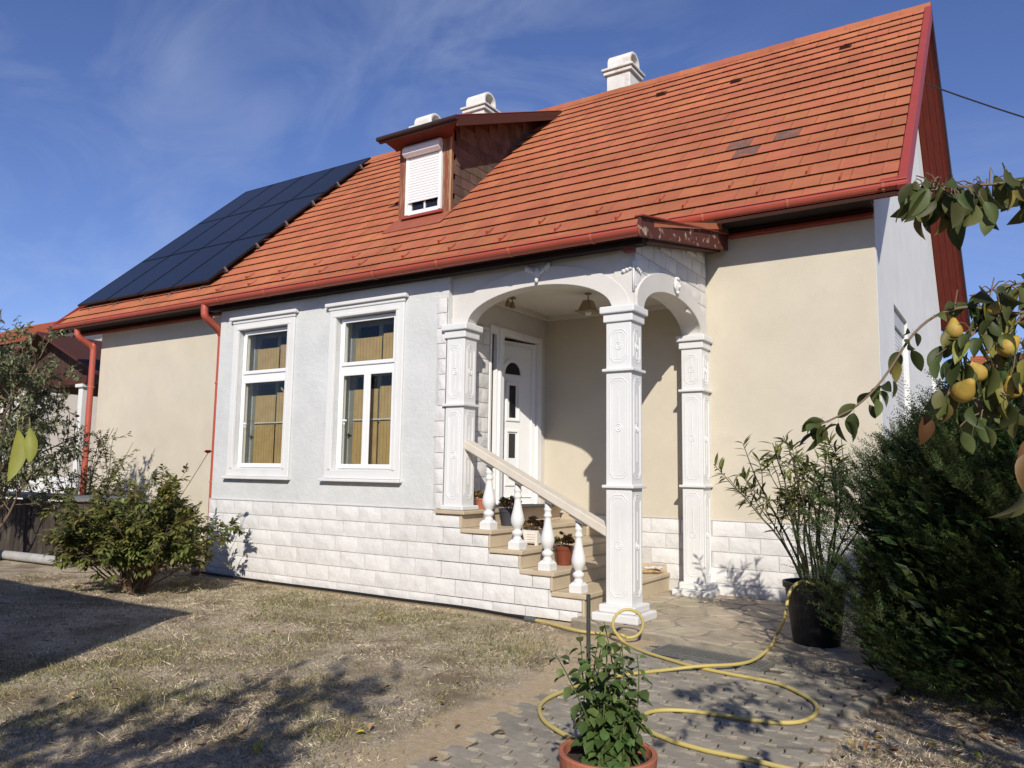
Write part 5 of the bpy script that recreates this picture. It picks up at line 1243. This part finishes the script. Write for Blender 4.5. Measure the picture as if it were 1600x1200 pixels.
# ------------------------------------------------------------------ left background: garden box, pale pipe, terrace, neighbours
gb = empty('garden_box', (-9.4, -.1, 0), 'low dark plank enclosure with grey top under the fruit tree', 'planter')
m_oldp = mat('old_plank', (.055, .042, .033), .9, .35, 6, col2=(.10, .085, .07), cs=4, c2=(.5, .7), bump=.5, bs=25, squash=(3, 3, .6), rnd=.3)
x = -1.9
while x < 1.9:
    w_ = random.uniform(.13, .17); MB().box(x, x+w_-.012, random.uniform(-.345, -.335), -.31, .0, .86+random.uniform(-.03, .02)).build('plank', m_oldp, gb); x += w_
y = -.30
while y < .3: MB().box(1.885, 1.91, y, y+.14, 0, .86).build('plank', m_oldp, gb); y += .152
MB().box(-1.95, 1.97, -.38, .35, .88, .93).build('top_slab', mat('grey_slab', (.16, .17, .17), .8, .2, 5), gb); MB().box(-1.85, 1.85, -.30, .3, 0, .8).build('fill', m_soil, gb)
pl = MB().tube([(-10.2, -1.0, .06), (-9.0, -.86, .07), (-7.55, -.72, .06)], .065, 12).build('pale_pipe', mat('pale_log', (.34, .33, .32), .8, .25, 7, bump=.4), smooth=True); tag(pl, 'pale grey pipe lying on the ground before the garden box', 'pipe')
te = empty('terrace', (-14.5, 3.3, 0), 'open terrace with white posts and dark boarded gable beside the house', 'terrace')
m_dkb = mat('dark_boards', srgb(72, 52, 44), .85, .25, 6, bump=.3, squash=(6, 6, .6), rnd=.2)
for x_, y_ in ((.0, -.3), (-1.75, -.3), (-3.4, -.3), (.0, 2.4), (-3.4, 2.4)):
    p_ = empty('post'); p_.parent = te; MB().box(x_-.09, x_+.09, y_-.09, y_+.09, 0, 3.18).build('post_shaft', m_plasterw, p_); MB().box(x_-.15, x_+.15, y_-.15, y_+.15, 3.181, 3.26).build('post_capital', m_plasterw, p_, bevel=.01)
MB().box(-3.6, .9, -.42, -.18, 3.262, 3.45).build('beam', m_brown, te); MB().box(-3.6, .9, 2.28, 2.52, 3.262, 3.45).build('beam', m_brown, te)
x = -3.5
while x < .8:
    t_ = 1-abs((x+1.35)/2.3); MB().box(x, x+.13, -.32, -.29, 3.455, 3.47+max(.06, .95*t_)).build('board', m_dkb, te); x += .142
for sg_ in (-1, 1): MB().hexa([(-1.35, -.8, 4.48), (-1.35, 2.9, 4.48), (-1.35+sg_*2.7, 2.9, 3.36), (-1.35+sg_*2.7, -.8, 3.36)], [(-1.35, -.8, 4.54), (-1.35, 2.9, 4.54), (-1.35+sg_*2.7, 2.9, 3.42), (-1.35+sg_*2.7, -.8, 3.42)]).build('roof_slope', m_brown, te)
MB().box(-3.5, .9, -.4, 2.6, 0, .3).build('floor', m_slab, te)
MB().box(-3.45, .0, -.34, -.22, .3, 1.15).build('parapet', m_plasterw, te)
rf = empty('reed_fence', (-16, 7.2, 0), 'yellowish reed screen behind the terrace', 'fence')
for k in range(12): MB().box(-3.6+k*.6, -3.6+k*.6+.59, -.02, .02, 0, 3.0+random.uniform(-.04, .04)).build('reed_panel', mat('reed', (.34, .28, .13), .9, .25, 10, squash=(12, 1, .4), rnd=.15), rf)
m_nwall = mat('neighbour_wall', (.66, .60, .50), .9, .04); 
def rows_roof(h, pts, n, parent):
    """pts: eave L, eave R, ridge R, ridge L; courses as overlapping strips"""
    a, b, c, d = [Vector(p) for p in pts]; nrm = (b-a).cross(d-a).normalized()
    if nrm.z < 0: nrm = -nrm
    mb = MB()
    for i in range(n):
        t0, t1 = i/n, (i+1.15)/n; p = [a.lerp(d, t0)+nrm*.05, b.lerp(c, t0)+nrm*.05, b.lerp(c, t1), a.lerp(d, t1)]
        mb.hexa([q-nrm*.04 for q in p], p)
    return mb.build('roof_slope', m_roof, parent)
def neighbour(name, cx, cy, wx, wy, he, hr, label):
    n_ = empty(name, (cx, cy, 0), label, 'house', 'neighbouring houses'); hx, hy = wx/2, wy/2
    mb = MB(); wall(mb, 'y', -hy, -hy+.3, -hx, hx, 0, he, [(-hx*.6, -hx*.6+1.2, 1.0, 2.3), (hx*.2, hx*.2+1.2, 1.0, 2.3)]); mb.box(-hx, hx, hy-.3, hy, 0, he)
    for s_ in (-1, 1): mb.prism([(-hy+.3, 0), (hy-.3, 0), (hy-.3, he), (0, hr-.15), (-hy+.3, he)], 'x', s_*hx-(.3 if s_ > 0 else 0), s_*hx+(0 if s_ > 0 else .3))
    mb.build('wall', m_nwall, n_)
    for s_ in (-1, 1): rows_roof(0, [(-hx-.4, s_*(hy+.5), he-.1), (hx+.4, s_*(hy+.5), he-.1), (hx+.4, 0, hr), (-hx-.4, 0, hr)], 16, n_)
    for xx in (-hx*.6, hx*.2):
        w_ = empty('window'); w_.parent = n_; mb = MB(); ringbox(mb, 'y', -hy+.08, -hy+.14, xx, xx+1.2, 1.0, 2.3, .07); mb.build('window_frame', m_upvc, w_); MB().box(xx+.07, xx+1.13, -hy+.1, -hy+.105, 1.07, 2.23).build('pane', m_darkglass, w_)
    MB().box(-.3, .3, .4, 1.0, hr-1.2, hr+.7).build('chimney', m_chim, n_, bevel=.02)
    return n_
neighbour('neighbour_house', -32, 12, 10, 9, 5.9, 8.1, 'neighbouring house with orange roof beyond the terrace')
nb = neighbour('neighbour_house', 8.3, 27.5, 11.4, 6, 4.5, 6.0, 'neighbouring cream house with orange roof beyond the yew'); 
# boundary hedge far behind
hd = empty('hedge', (0, 26, 0), 'tall clipped green hedge along the rear boundary', 'hedge')
n = 14000; P = np.stack([rng.uniform(-60, 8, n), rng.normal(0, .35, n), rng.uniform(0, 2.2, n)], 1); foliage('foliage', P, ivec(n), rng.uniform(.25, .45, n), LT, leafm('hedge_leaf', (.04, .065, .02), (.06, .085, .025), .2, .4), hd); MB().box(-60, 8, -.25, .25, 0, 2.0).build('hedge_core', mat('hedge_core', (.02, .03, .012), .95), hd)
# unseen hedge behind the viewpoint, added to block the bright low sky
hd2 = empty('hedge', (0, -15.5, 0), 'tall green hedge added out of view opposite the house to dim the sky light', 'hedge')
n = 9000; P = np.stack([rng.uniform(-24, 22, n), rng.normal(0, .5, n), rng.uniform(0, 3.3, n)], 1); foliage('foliage', P, ivec(n), rng.uniform(.25, .45, n), LT, MATS['hedge_leaf'], hd2); MB().box(-24, 22, -.3, .3, 0, 3.0).build('hedge_core', MATS['hedge_core'], hd2)
hd3 = empty('hedge', (15, -4, 0), 'tall green hedge added out of view right of the yew to dim the sky light', 'hedge')  # second unseen hedge, added at the side to lower the ambient light
n = 6000; P = np.stack([rng.normal(0, .5, n), rng.uniform(-11, 20, n), rng.uniform(0, 3.0, n)], 1); foliage('foliage', P, ivec(n), rng.uniform(.25, .45, n), LT, MATS['hedge_leaf'], hd3); MB().box(-.3, .3, -11, 20, 0, 2.7).build('hedge_core', MATS['hedge_core'], hd3)
# shed behind the camera on the left, whose corner shades the lawn
sh = empty('garden_shed', (-3.2, -6.6, 0), 'brown plank garden shed on the left side of the lawn', 'shed')
MB().box(-2.0, 2.05, -1.0, 1.05, 0, 2.55).build('shed_wall', m_dkb, sh); MB().hexa([(-2.3, -1.3, 2.56), (2.15, -1.3, 2.56), (2.15, 1.12, 2.56), (-2.3, 1.12, 2.56)], [(-2.3, -1.3, 2.66), (2.15, -1.3, 2.66), (2.15, 1.12, 2.62), (-2.3, 1.12, 2.62)]).build('shed_roof', m_under, sh)
x = -2.0
while x < 2.0: MB().box(x, x+.13, 1.052, 1.072, .02, 2.54).build('plank', m_dkb, sh); x += .142
# overhead service cable
w0 = on(1447, 131, 'x', 2.60); w1 = on(1600, 166, 'y', w0.y); dvec = (w1-w0); w2 = w0+dvec*5
cbp = [w0+(w2-w0)*t+Vector((0, 0, -1.1*t*(1-t))) for t in np.linspace(0, 1, 15)]
cb = MB().tube(cbp, .012, 6).build('service_cable', m_black); tag(cb, 'black overhead cable running from the gable to a pole', 'cable')
pw = empty('utility_pole', (w2.x, w2.y, 0), 'wooden utility pole carrying the overhead cable', 'pole'); MB().tube([(0, 0, 0), (0, 0, w2.z+.4)], [.13, .09], 12).build('pole_shaft', m_bark, pw); MB().box(-.6, .6, -.05, .05, w2.z-.02, w2.z+.08).build('crossarm', m_bark, pw)

# ------------------------------------------------------------------ grass
def blocked(x, y):
    b = ((x > -5.65) & (y > -.06)) | (y > 2.05)
    b |= (x > path_l(y)-.03) & (x < PATH_R+.03)
    b |= (x > 0) & (x < 2.78) & (y > -.6)
    return b
def grass():
    n = 520000
    # denser near the camera: sample by polar distance from the camera foot
    az = rng.uniform(YAW-1.0+math.pi/2, YAW+.95+math.pi/2, n); d = 2.6+9.5*rng.random(n)**.85
    x = CAM.x+np.cos(az)*d; y = CAM.y+np.sin(az)*d
    k = ~blocked(x, y) & (x > -13)
    patch = vnoise(x, y, 1.3, 3)*.6+vnoise(x, y, 4.2, 8)*.4
    dens = np.clip(.25+1.1*patch-1.0*soilmask(x, y), .0, 1)
    k &= rng.random(n) < dens
    x, y, patch = x[k], y[k], patch[k]; n = len(x)
    g = np.clip((vnoise(x, y, .8, 11)*.55+vnoise(x, y, 2.7, 12)*.45-.40)*3.0, 0, 1)
    g = np.clip(g+.8*np.exp(-((x+1.2)**2/3+(y+.85)**2/.10))+.9*np.exp(-((x-.1)**2+(y+1.3)**2)/.25)+1.0*np.exp(-((x-.45)**2+(y+3.5)**2)/.18)+.9*np.exp(-((x+2.2)**2/3+(y+1.0)**2/.2))+.9*np.exp(-((x+1.2)**2+(y+4.2)**2)/.5), 0, 1)
    green = rng.random(n) < g*.72
    h = np.where(green, rng.uniform(.014, .038, n), rng.uniform(.012, .034, n))*(.6+.7*patch)
    lng = (~green) & (rng.random(n) < .09); h = np.where(lng, rng.uniform(.04, .085, n), h)
    lie = np.where(green, .8, np.where(lng, 5.0, 1.8))
    dr = np.stack([rng.normal(size=n)*lie, rng.normal(size=n)*lie, np.ones(n)], 1)
    pos = np.stack([x, y, gheight(x, y)-.004], 1)
    up = np.stack([rng.normal(size=n), rng.normal(size=n), np.full(n, .2)], 1)
    tv_ = [(0, -.5, 0), (0, .5, 0), (.6, .35, .05), (1, 0, -.06), (.6, -.35, .05)]; tf_ = [(0, 1, 2, 3, 4)]
    gl = empty('lawn_grass', (0, 0, 0)); bpy.data.objects.remove(gl)
    root = None
    for nm, sel, a, b, r_ in (('dry_grass', ~green, (.82, .70, .53), (.47, .385, .285), .5), ('green_grass', green, (.23, .25, .095), (.40, .36, .16), .4)):
        M_ = frames(pos[sel], dr[sel], up[sel], h[sel]*1.25, rng.uniform(.0022, .004, sel.sum()), h[sel])
        o = join_pieces(nm, tv_, tf_, M_, mat(nm, a, .85, .2, 9, col2=b, cs=3.5, c2=(.4, .62), rnd=r_, trans=.15, spec=.15), None, 'stuff')
        tag(o, 'short dry straw coloured grass over the lawn' if nm == 'dry_grass' else 'scattered tufts of short green grass in the lawn', 'grass', kind='stuff')
grass()
# fallen leaves
random.seed(77)
flm = [pleaf_mesh(.55, .5, -.3, mat('fallen_leaf_'+c_, col_, .8, .25, 30, rnd=.3)) for c_, col_ in (('yellow', (.42, .33, .05)), ('brown', (.20, .11, .05)), ('tan', (.30, .22, .11)))]
spots = [(400, 1181, 0, 1.5), (430, 988, 0, 1), (590, 962, 0, 1), (365, 985, 0, 1), (555, 1145, 0, .8), (105, 1095, 2, 1)]
pts = [(on(a, b, 'z', .02), m_, s_) for a, b, m_, s_ in spots]
for k in range(34):
    q = on(random.uniform(1310, 1600), random.uniform(1085, 1195), 'z', .0); pts.append((q, random.choice((1, 1, 2, 0)), random.uniform(.7, 1.1)))
for k in range(26):
    q = on(random.uniform(20, 900), random.uniform(940, 1190), 'z', .0)
    pts.append((q, random.choice((1, 2, 2)), random.uniform(.5, .9)))
for q, m_, s_ in pts:
    L_ = .06*s_; zz = float(gheight(np.array([q.x]), np.array([q.y]))[0]); o = obj('fallen_leaf', flm[m_], None, loc=(q.x, q.y, max(zz, -.0)+.018), rot=(random.uniform(-.3, .3), random.uniform(-.3, .3), random.uniform(0, 6.28)), scale=(L_, L_, L_))
    wh = 'under the yew shrub' if q.x > 2.3 else ('by the white plinth' if q.y > -1.2 else 'on the open dry lawn')
    tag(o, ('yellow', 'brown', 'tan')[m_]+' fallen leaf lying '+wh, 'leaf', ('yellow', 'brown', 'tan')[m_]+' leaves '+wh)
